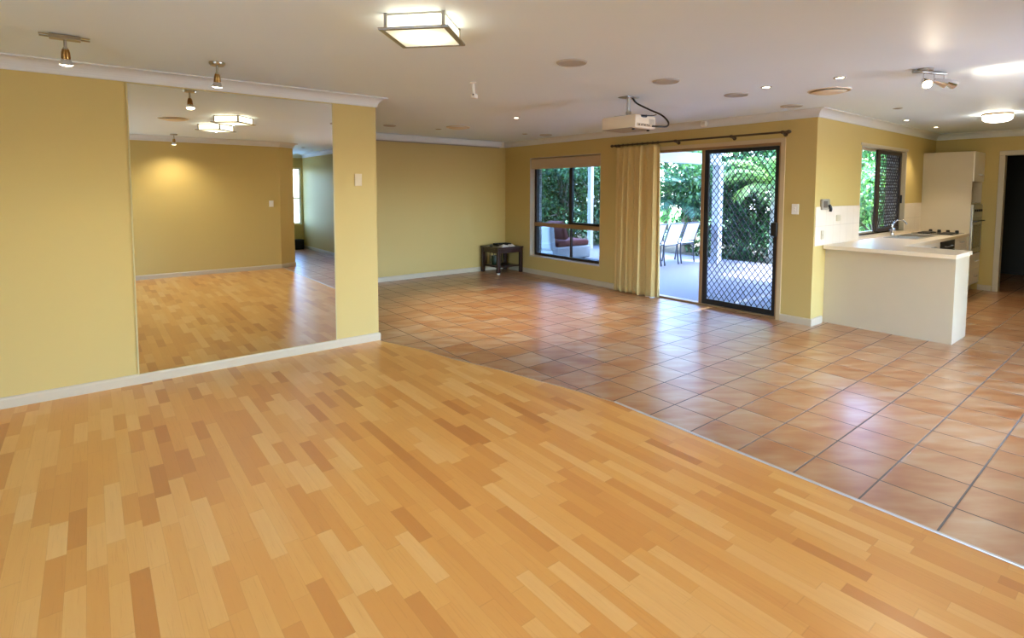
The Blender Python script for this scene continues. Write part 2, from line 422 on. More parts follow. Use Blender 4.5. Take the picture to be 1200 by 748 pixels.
# cornice, one sweep round each room face
prof = [(0, CZ), (.092, CZ), (.092, CZ - .010)] + [(.092 - .078 * math.sin(a), CZ - .010 - .078 * (1 - math.cos(a)) ) for a in [PI / 2 * k / 7 for k in range(1, 8)]] + [(.010, CZ - .092), (0, CZ - .092)]
room = [(4.33, -4.2), (4.33, -1.0), (XE, -1.0), (XE, YK), (XC, YK), (XC, YB), (.9, YB), (.9, YA + .10), (2.24, YA + .10), (2.24, YA), (-3.0, YA), (-3.0, -.8), (2.86, -.8), (3.17, -1.0), (3.17, -4.2), (4.33, -4.2)]
struct('trim_3', sweep(newbm(), room, prof), M['cornice'])
bprof = [(0, 0), (.016, 0), (.016, .066), (.011, .078), (0, .082)]
def skirting(n, path): struct('baseboard_' + n, sweep(newbm(), path, bprof), M['trim'])
skirting('left', [(2.24, YA + .10), (2.24, YA), (-3.0, YA)])
skirting('back', [(XC, DOOR[1] + .04), (XC, YB), (.9, YB)])
skirting('right', [(XC + .28, YK), (XC, YK), (XC, DOOR[0] - .045)])
skirting('far', [(XE, EDOOR[1] + .07), (XE, 1.95)])
skirting('rear', [(-3.0, -.8), (2.86, -.8), (3.17, -1.0), (3.17, -4.2)])
skirting('passage', [(4.33, -4.2), (4.33, -1.0), (XE, -1.0), (XE, EDOOR[0] - .07)])
skirting('inner', [(.9, YB), (.9, YA + .10), (2.24, YA + .10)])

# ------------------------------------------------------------------ window 1 (right wall, garden side)
def bars(name, mat, parent, lst):
    b = newbm()
    for i, (lo, hi) in enumerate(lst):
        e = .00045 * i; box(b, [v + e for v in lo], [v - e for v in hi], .003)
    return obj(name, b, mat, parent)
y0, y1, z0, z1 = WIN; xg = XC + .125
w = thing('window_1', 'bronze aluminium sliding window with a rolled beige blind', 'window'); w['kind'] = 'structure'; del w['category']
bars('reveal', M['trim'], w, [((XC - .004, y0 - .0, z0 - .022), (XC + .13, y1, z0 + .002)), ((XC + .0, y1 - .016, z0), (XC + .13, y1 + .002, z1)), ((XC + .0, y0 - .002, z0), (XC + .13, y0 + .012, z1)), ((XC, y0, z1 - .012), (XC + .13, y1, z1 + .002))])
bars('frame', M['bronze'], w, [((xg - .02, y0 + .01, z0), (xg + .05, y0 + .05, z1)), ((xg - .02, y1 - .075, z0), (xg + .05, y1 - .015, z1)), ((xg - .02, y0, z0 + .002), (xg + .05, y1 - .016, z0 + .045)), ((xg - .02, y0, z1 - .05), (xg + .05, y1, z1 - .012))])
bars('transom', M['tanframe'], w, [((xg - .03, y0 + .01, .865), (xg + .05, y1 - .02, .935))])
bars('sliding_sash', M['black'], w, [((xg - .015, 6.47, .935), (xg + .03, 6.54, 2.04)), ((xg - .015, y0 + .05, .935), (xg + .03, 6.54, .975))])
bars('lower_mullion', M['bronze'], w, [((xg - .01, 6.49, z0 + .04), (xg + .03, 6.52, .87))])
b = newbm(); box(b, (xg + .006, y0 + .04, z0 + .04), (xg + .012, y1 - .06, .87)); box(b, (xg + .006, y0 + .04, .93), (xg + .012, y1 - .06, 2.05)); obj('pane', b, M['tintglass'], w)
# roller blind, almost fully up
bl = thing('roller_blind', 'rolled up beige roller blind across the top of the window', 'blind', (XC + .03, 0, 0))
b = newbm(); cyl(b, (.012, y0 + .02, 2.058), (.012, y1 - .02, 2.058), .026, seg=20); obj('roller_tube', b, M['blind'], bl, True)
b = newbm(); box(b, (-.016, y0 + .022, 1.905), (-.013, y1 - .022, 2.062)); obj('fabric', b, M['blind'], bl)
b = newbm(); box(b, (-.022, y0 + .022, 1.895), (-.006, y1 - .022, 1.918), .004); obj('bottom_rail', b, M['blind'], bl)

# ------------------------------------------------------------------ sliding door (right wall)
y0, y1, z0, z1 = DOOR; xg = XC + .05; ym = 3.945
d = thing('door_1', 'sliding glass door with a black diamond mesh security screen', 'door'); d['kind'] = 'structure'; del d['category']
bars('architrave', simple('tan_door_architrave', (196, 174, 136), .4, var=.03), d, [((XC - .012, y0 - .045, 0), (XC + .03, y0 + .006, z1 - .007)), ((XC - .012, y1 - .006, 0), (XC + .03, y1 + .045, z1 - .007)), ((XC - .012, y0 - .045, z1 - .006), (XC + .03, y1 + .045, z1 + .045))])
bars('frame', M['tanframe'], d, [((xg - .045, y0, 0), (xg + .06, y0 + .028, z1)), ((xg - .045, y1 - .03, 0), (xg + .06, y1, z1)), ((xg - .045, y0, z1 - .04), (xg + .06, y1, z1)), ((xg - .045, y0, 0), (xg + .06, y1, .028)), ((xg - .035, ym - .012, .02), (xg + .03, ym + .036, z1 - .03))])
b = newbm(); box(b, (xg + .012, ym + .03, .03), (xg + .018, y1 - .03, z1 - .04)); obj('glass_panel', b, M['glass'], d)
sy0, sy1, sz0, sz1 = y0 + .03, ym - .01, .03, z1 - .04
b = newbm(); box(b, (xg + .030, y0 + .03, .03), (xg + .036, ym + .03, z1 - .04)); obj('glass_panel', b, M['dimglass'], d)  # pane added behind the screen to dim the patio view
s = bars('security_screen', M['black'], d, [((xg - .03, sy0, sz0), (xg + .005, sy0 + .045, sz1)), ((xg - .03, sy1 - .06, sz0), (xg + .005, sy1, sz1)), ((xg - .03, sy0, sz0), (xg + .005, sy1, sz0 + .07)), ((xg - .03, sy0, sz1 - .05), (xg + .005, sy1, sz1))])
def diamonds(bm, a0, a1, z0, z1, step, slope, mk, r):
    """diagonal bars of a diamond grille clipped to a rectangle; mk(a,z)->point"""
    W, H = a1 - a0, z1 - z0
    for sg in (1, -1):
        k = -H / slope
        while k < W + H / slope:
            pts = []
            # line a = a0+k + t, z = z0 + slope*t  (mirrored for sg=-1)
            t0 = max(0 - k, 0); t1 = min(W - k, H / slope)
            if t1 - t0 > .01:
                A, B = (k + t0, slope * t0), (k + t1, slope * t1)
                if sg < 0: A, B = (W - A[0], A[1]), (W - B[0], B[1])
                bar(bm, mk(a0 + A[0], z0 + A[1]), mk(a0 + B[0], z0 + B[1]), r, r)
            k += step
    return bm
b = diamonds(newbm(), sy0 + .04, sy1 - .055, sz0 + .065, sz1 - .045, .072, 1.35, lambda a, z: (xg - .012, a, z), .0074)
obj('diamond_grille', b, M['black'], s)
b = newbm(); box(b, (xg - .075, sy0 - .012, .985), (xg - .028, sy0 + .062, 1.145), .006); lk = obj('lock', b, M['blackp'], s); lk['label'] = 'black door lock box with pull handle'

# ------------------------------------------------------------------ kitchen window
x0, x1, z0, z1 = KWIN; yg = YK + .075; xs = 8.32
w = thing('window_2', 'kitchen window with a brown framed mesh security screen on its right', 'window'); w['kind'] = 'structure'; del w['category']
bars('reveal', M['trim'], w, [((x0, YK - .004, z0 - .02), (x1, yg + .02, z0)), ((x1 - .012, YK - .004, z0), (x1 + .002, yg + .02, z1)), ((x0 - .002, YK - .004, z0), (x0 + .012, yg + .02, z1)), ((x0, YK - .004, z1 - .012), (x1, yg + .02, z1 + .002)),
     ((x0 - .04, YK - .012, z1), (x1 + .04, YK, z1 + .035))])
bars('frame', M['trim'], w, [((x0 + .01, yg, z0), (x0 + .04, yg + .05, z1)), ((x1 - .05, yg, z0), (x1 - .01, yg + .05, z1)), ((x0, yg, z1 - .04), (x1, yg + .05, z1)), ((x0, yg, z0), (x1, yg + .05, z0 + .03))])
b = newbm(); box(b, (x0 + .03, yg + .03, z0 + .02), (x1 - .03, yg + .036, z1 - .03)); obj('pane', b, M['glass'], w)
s = bars('security_screen', M['bronze'], w, [((xs, yg - .03, z0 + .01), (xs + .10, yg, z1 - .02)), ((x1 - .10, yg - .03, z0 + .01), (x1 - .04, yg, z1 - .02)), ((xs, yg - .03, z1 - .07), (x1 - .04, yg, z1 - .02)), ((xs, yg - .03, z0 + .01), (x1 - .04, yg, z0 + .06))])
b = diamonds(newbm(), xs + .09, x1 - .09, z0 + .05, z1 - .06, .062, 1.35, lambda a, z: (a, yg - .014, z), .0075)
obj('diamond_grille', b, M['bronze'], s)
b = newbm(); box(b, (x1 - .05, yg - .05, 1.34), (x1 - .03, yg - .03, 1.46), .004); obj('latch', b, M['blackp'], s)

# ------------------------------------------------------------------ passage window and two added daylight windows
def plain_window(name, axis, a0, a1, c, z0, z1, lab, bar_z=None, gm='glass'):
    w = thing(name, lab, 'window'); w['kind'] = 'structure'; del w['category']
    def B(a, b_, q0, q1, d0=0., d1=.05): return ((a, c + d0, q0), (b_, c + d1, q1)) if axis == 'x' else ((c + d0, a, q0), (c + d1, b_, q1))
    L = [B(a0, a0 + .045, z0, z1), B(a1 - .045, a1, z0, z1), B(a0, a1, z0, z0 + .045), B(a0, a1, z1 - .045, z1)]
    if bar_z: L.append(B(a0, a1, bar_z - .02, bar_z + .02))
    else: L.append(B((a0 + a1) / 2 - .025, (a0 + a1) / 2 + .025, z0, z1))
    bars('frame', M['whitep'], w, L)
    b = newbm(); lo, hi = B(a0 + .03, a1 - .03, z0 + .03, z1 - .03, .02, .026); box(b, lo, hi); obj('pane', b, M[gm], w)
plain_window('window_3', 'x', HWIN[0], HWIN[1], -4.28, HWIN[2], HWIN[3], 'bright window at the end of the passage seen in the mirror', 1.3, 'tintglass')
plain_window('window_4_added', 'y', ADDED_WWIN[0], ADDED_WWIN[1], -3.08, ADDED_WWIN[2], ADDED_WWIN[3], 'unseen window added in the west wall for daylight')
plain_window('window_5_added', 'x', ADDED_FWIN[0], ADDED_FWIN[1], -1.09, ADDED_FWIN[2], ADDED_FWIN[3], 'unseen window added in the front wall of the kitchen end for daylight')

# far doorway architrave
b = newbm()
for lo, hi in [((XE - .015, EDOOR[1] - .008, 0), (XE + .125, EDOOR[1] + .06, EDOOR[3] + .06)), ((XE - .015, EDOOR[0] - .06, 0), (XE + .125, EDOOR[0] + .008, EDOOR[3] + .06)), ((XE - .015, EDOOR[0] - .06, EDOOR[3] - .008), (XE + .125, EDOOR[1] + .06, EDOOR[3] + .06))]:
    box(b, lo, hi if hi[2] - lo[2] < .2 else (hi[0], hi[1], EDOOR[3] - .009), .004)
struct('door_2', b, M['trim'], 'cream frame round the dark doorway in the far kitchen wall')

t = thing('storage_box', 'small black box on the passage floor below the window, seen in the mirror', 'box', (4.08, -4.02, 0))
b = newbm(); box(b, (-.16, -.12, 0), (.16, .12, .22), .012); obj('body', b, M['blackp'], t)
b = newbm(); box(b, (-.168, -.128, .2205), (.168, .128, .25), .008); obj('lid', b, M['black'], t)

# ------------------------------------------------------------------ big wall mirror
m = thing('wall_mirror', 'large frameless mirror covering most of the yellow left wall', 'mirror', (1.03, YA, 0))
b = newbm(); box(b, (.252 - 1.03, -.008, .082), (1.803 - 1.03, -.001, 2.318)); obj('glass', b, M['mirror'], m)
b = newbm(); e = .010
for lo, hi in [((.252 - 1.03 - e, -.010, .078), (.252 - 1.03, 0, 2.318 + e)), ((1.803 - 1.03, -.010, .078), (1.803 - 1.03 + e, 0, 2.318 + e)), ((.252 - 1.03, -.010, 2.318), (1.803 - 1.03, 0, 2.318 + e)), ((.252 - 1.03, -.010, .076), (1.803 - 1.03, 0, .082))]: box(b, lo, hi)
obj('edge', b, simple('pale_bevelled_glass_edge', (190, 178, 132), .25), m)

# ------------------------------------------------------------------ curtain and rod
cr = thing('curtain_rod', 'long dark metal curtain rod above the sliding door', 'curtain rod', (XC - .085, 4.1, 2.185))
b = newbm(); cyl(b, (0, 2.86 - 4.1, 0), (0, 5.40 - 4.1, 0), .0125, seg=14); obj('rod', b, M['rod'], cr, True)
for yy in (2.90, 3.52, 4.32, 5.36):
    b = newbm(); tube(b, [(.083, yy - 4.1, -.02), (.03, yy - 4.1, -.02), (0, yy - 4.1, -.012)], .007); cyl(b, (.078, yy - 4.1, -.02), (.085, yy - 4.1, -.02), .025); cyl(b, (0, yy - 4.111, 0), (0, yy - 4.089, 0), .019)
    obj('bracket', b, M['rod'], cr, True)
for yy, s_ in ((2.86, -1), (5.40, 1)):
    b = newbm(); lathe(b, [(.0, .06), (.012, .055), (.021, .04), (.023, .025), (.016, .008), (.013, 0), (.0, 0)], (0, yy - 4.1, 0), (0, s_, 0), 18); obj('finial', b, M['rod'], cr, True)
cu = thing('curtain', 'mustard pleated curtain drawn open beside the sliding door', 'curtain', (XC - .085, 4.95, 0))
def cloth_panel():
    b = newbm(); NU, NV = 150, 40; ya, yb = 4.585 - 4.95, 5.345 - 4.95
    rows = []
    for j in range(NV + 1):
        v = j / NV; z = .006 + v * (2.158 - .006); r = []
        for i in range(NU + 1):
            u = i / NU
            ph = u * 2 * PI * 7.2 + .35 * math.sin(u * 9.) + .25 * math.sin(v * 2.2 + u * 5)
            amp = (.034 + .030 * (1 - v) ** .7) * (.65 + .35 * math.sin(u * 17 + 1.2))
            sp = 1 + .05 * (1 - v)
            dx = amp * math.sin(ph) * (1 if v < .95 else .7) + .012 * math.sin(ph * .5 + 1.)
            r.append(b.verts.new((dx, (ya + (yb - ya) * u) * sp + .006 * math.cos(ph * 2), z)))
        rows.append(r)
    for j in range(NV):
        for i in range(NU): b.faces.new((rows[j][i], rows[j][i + 1], rows[j + 1][i + 1], rows[j + 1][i]))
    return b
co = obj('cloth', cloth_panel(), M['curtain'], cu, True)
sm = co.modifiers.new('thick', 'SOLIDIFY'); sm.thickness = .004
for k in range(9):
    yy = 4.60 + k * .0885 - 4.95
    b = newbm()
    pts = [(0 + .019 * math.cos(t), yy, 2.185 + .019 * math.sin(t)) for t in [2 * PI * q / 18 for q in range(18)]]
    tube(b, pts + [pts[0]], .003, 6); obj('ring', b, M['rod'], cu, True)

# ------------------------------------------------------------------ projection screen case on the back wall
ps = thing('ceiling_projection_screen', 'long white projection screen case under the ceiling on the back wall', 'projection screen', (3.7, YB, CZ))
b = newbm(); box(b, (-2.2, -.205, -.105), (2.38, -.094, -.001), .02); obj('case', b, M['cornice'], ps)
b = newbm(); box(b, (2.38, -.21, -.108), (2.40, -.094, -.001), .006); obj('end_cap', b, M['whitep'], ps)
b = newbm(); box(b, (-2.2, -.165, -.122), (2.34, -.145, -.106), .004); sb = obj('screen_bar', b, M['greyp'], ps); sb['label'] = 'grey bottom bar of the wound up screen'

# ------------------------------------------------------------------ ceiling: square lamps
def square_lamp(loc, label, rz):
    t = thing('ceiling_light', label, 'ceiling light', loc, rz, 'square box ceiling lights')
    R, r = .184, .152
    b = newbm(); box(b, (-r, -r, -.012), (r, r, 0)); obj('base_plate', b, M['nickel'], t)
    b = newbm()
    for s1 in (-1, 1):
        box(b, (-r + .012, s1 * r - .004, -.078), (r - .012, s1 * r + .004, -.012)); box(b, (s1 * r - .004, -r + .012, -.078), (s1 * r + .004, r - .012, -.012))
    obj('side_glass', b, M['lampglass'], t)
    for sx in (-1, 1):
        for sy in (-1, 1):
            b = newbm(); box(b, (sx * r - .009, sy * r - .009, -.08), (sx * r + .009, sy * r + .009, 0), .002); obj('post', b, M['nickel'], t)
    b = newbm()
    for s1 in (-1, 1):
        box(b, (-R, s1 * (R - .014) - .014, -.088), (R, s1 * (R - .014) + .014, -.076), .002); box(b, (s1 * (R - .014) - .014, -R + .028, -.088), (s1 * (R - .014) + .014, R - .028, -.076), .002)
    obj('rim', b, M['nickel'], t)
    b = newbm(); box(b, (-R + .028, -R + .028, -.086), (R - .028, R - .028, -.079)); obj('bottom_glass', b, M['opal'], t)
    return t
sq = square_lamp((1.438, 2.586, CZ), 'lit square box ceiling light nearest the camera with a brushed metal rim', math.radians(43))
copy_thing(sq, (1.42, 1.52, CZ), 'second lit square box ceiling light, seen only in the mirror below the first', math.radians(43))

# track spotlights
def spot_head(t, aim, glow='bulb', top=-.035, L=.05):
    """stem, brass socket and lit reflector bulb hanging below `top`"""
    a = Vector(aim).normalized(); p0 = Vector((0, 0, top)); p1 = p0 + Vector((0, 0, -L))
    b = newbm(); cyl(b, p0 + Vector((0, 0, .03)), p1, .008, seg=12); lathe(b, [(0, .014), (.012, .008), (.014, 0), (.012, -.008), (0, -.014)], p1, (0, 0, 1), 14); obj('stem', b, M['nickel'], t, True)
    b = newbm(); lathe(b, [(0, -.004), (.016, 0), (.021, .02), (.023, .055), (.019, .058), (0, .058)], p1, a, 20); obj('socket', b, M['brass'], t, True)
    b = newbm(); lathe(b, [(.018, .052), (.026, .066), (.033, .082), (.034, .088), (.031, .090)], p1, a, 24); rf = obj('reflector', b, M['chrome'], t, True)
    b = newbm(); lathe(b, [(.0325, .0895), (.026, .094), (.012, .097), (0, .098)], p1, a, 24); obj('bulb_face', b, M[glow], t, True)
    return p1 + a * .11
def track_spot(loc, rz, label, L=.145, round_base=False, aim=(0, .25, -1)):
    t = thing('spotlight', label, 'spotlight', loc, rz, 'single track spotlights')
    b = newbm()
    if round_base: lathe(b, [(0, 0), (.052, 0), (.052, -.012), (.044, -.022), (0, -.024)], (0, 0, 0), (0, 0, 1), 28)
    else:
        box(b, (-L / 2, -.026, -.028), (L / 2, .026, -.0005), .004)
    obj('base', b, M['nickel'], t, round_base)
    if not round_base:
        for s1 in (-1, 1):
            b = newbm(); cyl(b, (-L * .8, s1 * .031, -.012), (L * .8, s1 * .031, -.012), .004, seg=10); obj('rail', b, M['nickel'], t, True)
    return t, spot_head(t, aim, top=-.03)
trk1, tip1 = track_spot((-.08, 4.13, CZ), 0., 'single spotlight on a short metal track, at the far left of the ceiling')
trk2, tip2 = track_spot((.745, 4.33, CZ), 0., 'single spotlight on a round base in front of the mirror', round_base=True)
trk3, tip3 = track_spot((1.11, -.30, CZ), PI, 'single spotlight by the opposite wall, seen only in the mirror', round_base=True)

# triple spot over the kitchen end
t = thing('triple_spotlight', 'ceiling fitting with three glaring chrome spotlights near the kitchen', 'spotlight', (4.87, 1.25, CZ))
b = newbm(); tube(b, spline([(-.06, .06, -.02), (0, .0, -.02), (.11, -.03, -.02), (.21, -.075, -.02)], 8), .012, 10); lathe(b, [(0, 0), (.05, 0), (.05, -.016), (.04, -.024), (0, -.024)], (0, 0, 0), (0, 0, 1), 24); obj('base', b, M['nickel'], t, True)
TRI = [((0.02, .01, -.03), (-.75, -.5, -.65), 'bulb'), ((.11, -.03, -.03), (.55, -.75, -.35), 'bulb'), ((.20, -.07, -.03), (.7, -.55, -.30), 'bulb')]
for p, a, gl in TRI:
    h = bpy.data.objects.new('spot_head', None)
    p0 = Vector(p); a = Vector(a).normalized(); p1 = p0 + Vector((0, 0, -.045))
    b = newbm(); cyl(b, p0 + Vector((0, 0, .01)), p1, .006, seg=10); lathe(b, [(0, -.004), (.016, 0), (.022, .02), (.026, .045), (.036, .075), (.036, .08), (.031, .08), (.024, .05), (0, .045)], p1, a, 22); hd = obj('spot_head', b, M['chrome'], t, True)
    b = newbm(); lathe(b, [(.030, .076), (.020, .081), (0, .083)], p1, a, 20); obj('bulb_face', b, M['bulb'], hd, True)

# oyster light
t = thing('oyster_ceiling_light', 'round glowing oyster ceiling light near the dark doorway', 'ceiling light', (8.31, 1.42, CZ))
b = newbm(); lathe(b, [(0, 0), (.138, 0), (.142, -.012), (.135, -.02), (0, -.02)], seg=40); obj('base_ring', b, M['brass'], t, True)
b = newbm(); lathe(b, [(.133, -.018), (.136, -.04), (.130, -.068), (.105, -.088), (.06, -.098), (0, -.101)], seg=40); obj('shade', b, M['oysterglass'], t, True)

# ceiling speakers, diffusers, downlights
def disc_thing(name, x, y, label, cat, group, r, mat, rim, drop=.008):
    t = thing(name, label, cat, (x, y, CZ), 0, group)
    b = newbm(); lathe(b, [(r * .93, -.002), (r * .95, -drop - .003), (r, -drop), (r * 1.03, 0), (0, 0)], seg=40); obj('rim', b, rim, t, True)
    b = newbm(); lathe(b, [(0, -drop), (r * .94, -drop + .001), (r * .94, -.001)], seg=40); obj('grille', b, mat, t, True)
    return t
for x, y, lab in ((2.70, 2.74, 'round grey ceiling speaker nearest the square lamp'), (3.76, 2.715, 'round grey ceiling speaker just above the projector'), (4.80, 2.68, 'round grey ceiling speaker right of the projector'), (5.88, 2.66, 'round flush ceiling speaker by the wall corner above the kitchen')):
    disc_thing('ceiling_speaker', x, y, lab, 'ceiling speaker', 'row of round ceiling speakers', .105, M['grille'], M['grille'])
disc_thing('ceiling_speaker', 5.86, 6.53, 'small flat round ceiling speaker above the garden window', 'ceiling speaker', 'row of round ceiling speakers', .10, M['grille'], M['grille'])
disc_thing('ceiling_speaker', 3.33, 6.98, 'small round ceiling speaker close to the mirror wall end', 'ceiling speaker', 'row of round ceiling speakers', .085, M['grille'], M['grille'])
def diffuser(x, y, lab):
    t = thing('air_vent', lab, 'air vent', (x, y, CZ), 0, 'round cream air vents')
    b = newbm(); lathe(b, [(.10, -.001), (.155, -.002), (.165, -.010), (.17, -.004), (.172, 0), (.10, 0)], seg=44); obj('ring', b, M['diffuser'], t, True)
    b = newbm(); lathe(b, [(0, -.032), (.08, -.030), (.125, -.021), (.138, -.014), (.12, -.010), (0, -.012)], seg=44); obj('bowl', b, M['diffuser'], t, True)
    b = newbm(); lathe(b, [(0, -.001), (.03, -.001), (.03, -.014), (0, -.014)], seg=16); obj('stem', b, M['blackp'], t, True)
for x, y, lab in ((5.245, 2.045, 'round cream air vent left of the triple spotlight'), (4.18, 6.54, 'round cream air vent in front of the projection screen'), (.87, 1.94, 'round cream air vent seen only in the mirror beside the square lamps')): diffuser(x, y, lab)
DL = [(4.652, 2.323, 'bulb', 'small lit downlight left of the air vent'), (4.204, 5.238, 'bulb', 'small lit downlight left of the projector'), (4.721, 1.768, 'bulb', 'small lit downlight just above the round air vent'), (6.953, 2.013, 'off', 'unlit downlight nearest the kitchen corner'), (8.19, 2.27, 'bulb', 'small lit downlight above the kitchen window'), (9.39, 2.25, 'bulb', 'small lit downlight above the tall oven cabinet'), (5.514, 6.649, 'off', 'dark unlit downlight above the garden window'), (4.10, 6.95, 'off', 'unlit downlight close to the projection screen'), (3.62, -1.8, 'off', 'dark downlight in the passage, seen in the mirror')]
M['offbulb'] = simple('unlit_lamp_glass', (120, 112, 100), .25)
for x, y, g, lab in DL:
    t = thing('downlight', lab, 'downlight', (x, y, CZ), 0, 'small round downlights')
    b = newbm(); lathe(b, [(.030, -.001), (.033, -.006), (.043, -.004), (.045, 0), (.03, 0)], seg=28); obj('bezel', b, M['nickel'], t, True)
    b = newbm(); lathe(b, [(0, -.005), (.020, -.004), (.031, -.002)], seg=24); obj('bulb_face', b, M['bulb' if g == 'bulb' else 'offbulb'], t, True)

# small white bracket in the middle of the ceiling
t = thing('ceiling_bracket', 'small white stub bracket hanging from the middle of the ceiling', 'bracket', (2.56, 3.77, CZ))
b = newbm(); lathe(b, [(0, 0), (.026, 0), (.026, -.005), (.012, -.009), (0, -.009)], seg=20); obj('base', b, M['whitep'], t, True)
b = newbm(); cyl(b, (0, 0, -.004), (.008, 0, -.10), .012, seg=14); obj('stem', b, M['whitep'], t, True)
b = newbm(); obox(b, (.062, .036, .034), Matrix.Translation((.012, -.002, -.112)) @ Matrix.Rotation(.5, 4, 'Z'), .006); obj('head', b, M['whitep'], t)
b = newbm(); cyl(b, (-.02, -.024, -.106), (-.018, -.034, -.104), .006, seg=10); obj('screw', b, M['blackp'], t, True)

# projector
t = thing('projector', 'cream video projector hanging from the ceiling with a black cable', 'projector', (4.135, 3.41, CZ))
b = newbm(); obox(b, (.31, .42, .125), Matrix.Translation((0, 0, -.255)), .018); pb = obj('body', b, M['projbody'], t, True)
b = newbm(); box(b, (-.158, -.17, -.318), (.158, .19, -.312), .002); obj('seam', b, M['greyp'], pb)
b = newbm()
for k in range(7): box(b, (.045, -.2115, -.232 - k * .0085), (.13, -.2095, -.2275 - k * .0085))
obj('vent_slots', b, M['greyp'], pb)
for k, (xx, zz, rr) in enumerate(((-.105, -.288, .008), (-.072, -.288, .006), (-.05, -.283, .006), (-.02, -.287, .008), (.012, -.285, .006), (.04, -.288, .007))):
    b = newbm(); cyl(b, (xx, -.204, zz), (xx, -.216, zz), rr, seg=12); obj('connector', b, M['blackp'], pb, True)
b = newbm(); box(b, (-.135, -.2135, -.300), (.10, -.209, -.272), .001); obj('connector_panel', b, simple('beige_connector_panel', (196, 178, 150), .5), pb)
b = newbm(); lathe(b, [(0, 0), (.045, 0), (.045, .02), (.036, .03), (.034, .012), (0, .01)], (.07, .208, -.25), (0, 1, 0), 24); obj('lens', b, M['blackp'], pb, True)
for sx in (-1, 1):
    b = newbm(); cyl(b, (sx * .11, -.15, -.317), (sx * .11, -.15, -.332), .014, seg=14); obj('foot', b, M['blackp'], pb, True)
mt = newbm(); box(mt, (-.085, -.06, -.008), (.085, .06, -.0005), .002); cyl(mt, (0, 0, -.004), (0, 0, -.15), .018, seg=18); lathe(mt, [(0, .022), (.022, .016), (.028, 0), (.022, -.016), (0, -.022)], (0, 0, -.15), (0, 0, 1), 18)
for a in (.6, 2.5, 3.9, 5.5): bar(mt, (0, 0, -.172), (.13 * math.cos(a), .15 * math.sin(a), -.186), .02, .006)
cyl(mt, (0, 0, -.15), (0, 0, -.176), .022, seg=18); obj('mount', mt, M['steel'], t, True)
b = newbm(); tube(b, spline([(.02, -.03, -.008), (.05, -.06, -.06), (.16, -.13, -.12), (.25, -.20, -.17), (.275, -.26, -.24), (.22, -.285, -.288), (.13, -.262, -.295), (.085, -.215, -.290)], 10), .0085, 8); obj('cable', b, M['blackp'], t, True)
b = newbm(); tube(b, spline([(-.06, -.05, -.19), (-.02, -.20, -.198), (.06, -.235, -.196), (.14, -.22, -.178)], 8), .005, 8); tube(b, [(-.07, -.20, -.206), (-.01, -.222, -.204)], .013, 8); obj('power_lead', b, M['blackp'], t, True)

# motion sensor on the cornice
t = thing('motion_sensor', 'small white motion sensor on the cornice above the curtain rod', 'sensor', (XC - .055, 3.91, 2.385))
b = newbm(); obox(b, (.05, .075, .09), Matrix.Rotation(.35, 4, 'Y'), .010); obj('housing', b, M['whitep'], t)
b = newbm(); obox(b, (.01, .05, .04), Matrix.Rotation(.35, 4, 'Y') @ Matrix.Translation((-.024, 0, -.012)), .004); obj('lens', b, simple('frosted_sensor_lens', (214, 208, 198), .3), t)

# ------------------------------------------------------------------ wall plates
def wall_plate(name, label, cat, loc, rz, w, h, nbut, mat=None, group=None):
    """plate on a wall whose outward direction is local -y"""
    mat = mat or M['whitep']
    t = thing(name, label, cat, loc, rz, group)
    b = newbm(); box(b, (-w / 2, -.009, -h / 2), (w / 2, 0, h / 2), .003); obj('plate', b, mat, t)
    for k in range(nbut):
        z = (k - (nbut - 1) / 2) * .028
        b = newbm(); box(b, (-.009, -.015, z - .009), (.009, -.008, z + .009), .002); obj('rocker', b, mat, t)
    return t
wall_plate('wall_plate', 'blank white wall plate on the yellow wall right of the mirror', 'wall plate', (2.05, YA, 1.615), 0, .072, .118, 0, simple('beige_plate', (206, 188, 152), .45))
wall_plate('light_switch', 'white light switch on the yellow wall beside the screen door', 'switch', (XC, 2.765, 1.31), -PI / 2, .078, .118, 2)
wall_plate('light_switch', 'white light switch on the opposite wall, seen in the mirror', 'switch', (2.70, -.8, 1.25), PI, .078, .118, 2)
wall_plate('wall_socket', 'cream double power socket on the splashback tiles, upper of the two', 'socket', (6.93, YK - .008, 1.20), 0, .116, .072, 0, M['lam'])
wall_plate('wall_socket', 'small cream socket low on the splashback just above the worktop', 'socket', (6.50, YK - .008, 1.02), 0, .072, .10, 1, M['lam'])
t = thing('wall_phone_jack', 'grey wall box with a plug hanging below it, above the worktop end', 'wall box', (6.535, YK, 1.36))
b = newbm(); box(b, (-.10, -.03, -.055), (.10, 0, .065), .008); obj('box', b, M['greyp'], t)
b = newbm(); box(b, (-.075, -.036, -.03), (.02, -.028, .045), .004); obj('cover', b, simple('dark_grey_cover', (92, 84, 74), .4), t)
b = newbm(); tube(b, spline([(.06, -.036, .0), (.07, -.05, -.04), (.075, -.045, -.075)], 6), .016, 10); obj('plug', b, M['blackp'], t, True)

# ------------------------------------------------------------------ kitchen
b = newbm()
box(b, (XC + .02, YK - .008, .90), (KWIN[0] - .001, YK - .0005, 1.34)); box(b, (KWIN[1] + .002, YK - .008, .90), (10.098, YK - .0005, 1.34)); box(b, (KWIN[0] - .001, YK - .008, .90), (KWIN[1] + .002, YK - .0005, KWIN[2] - .021))
struct('trim_4', b, M['splash'], 'pale tiled splashback above the worktop')
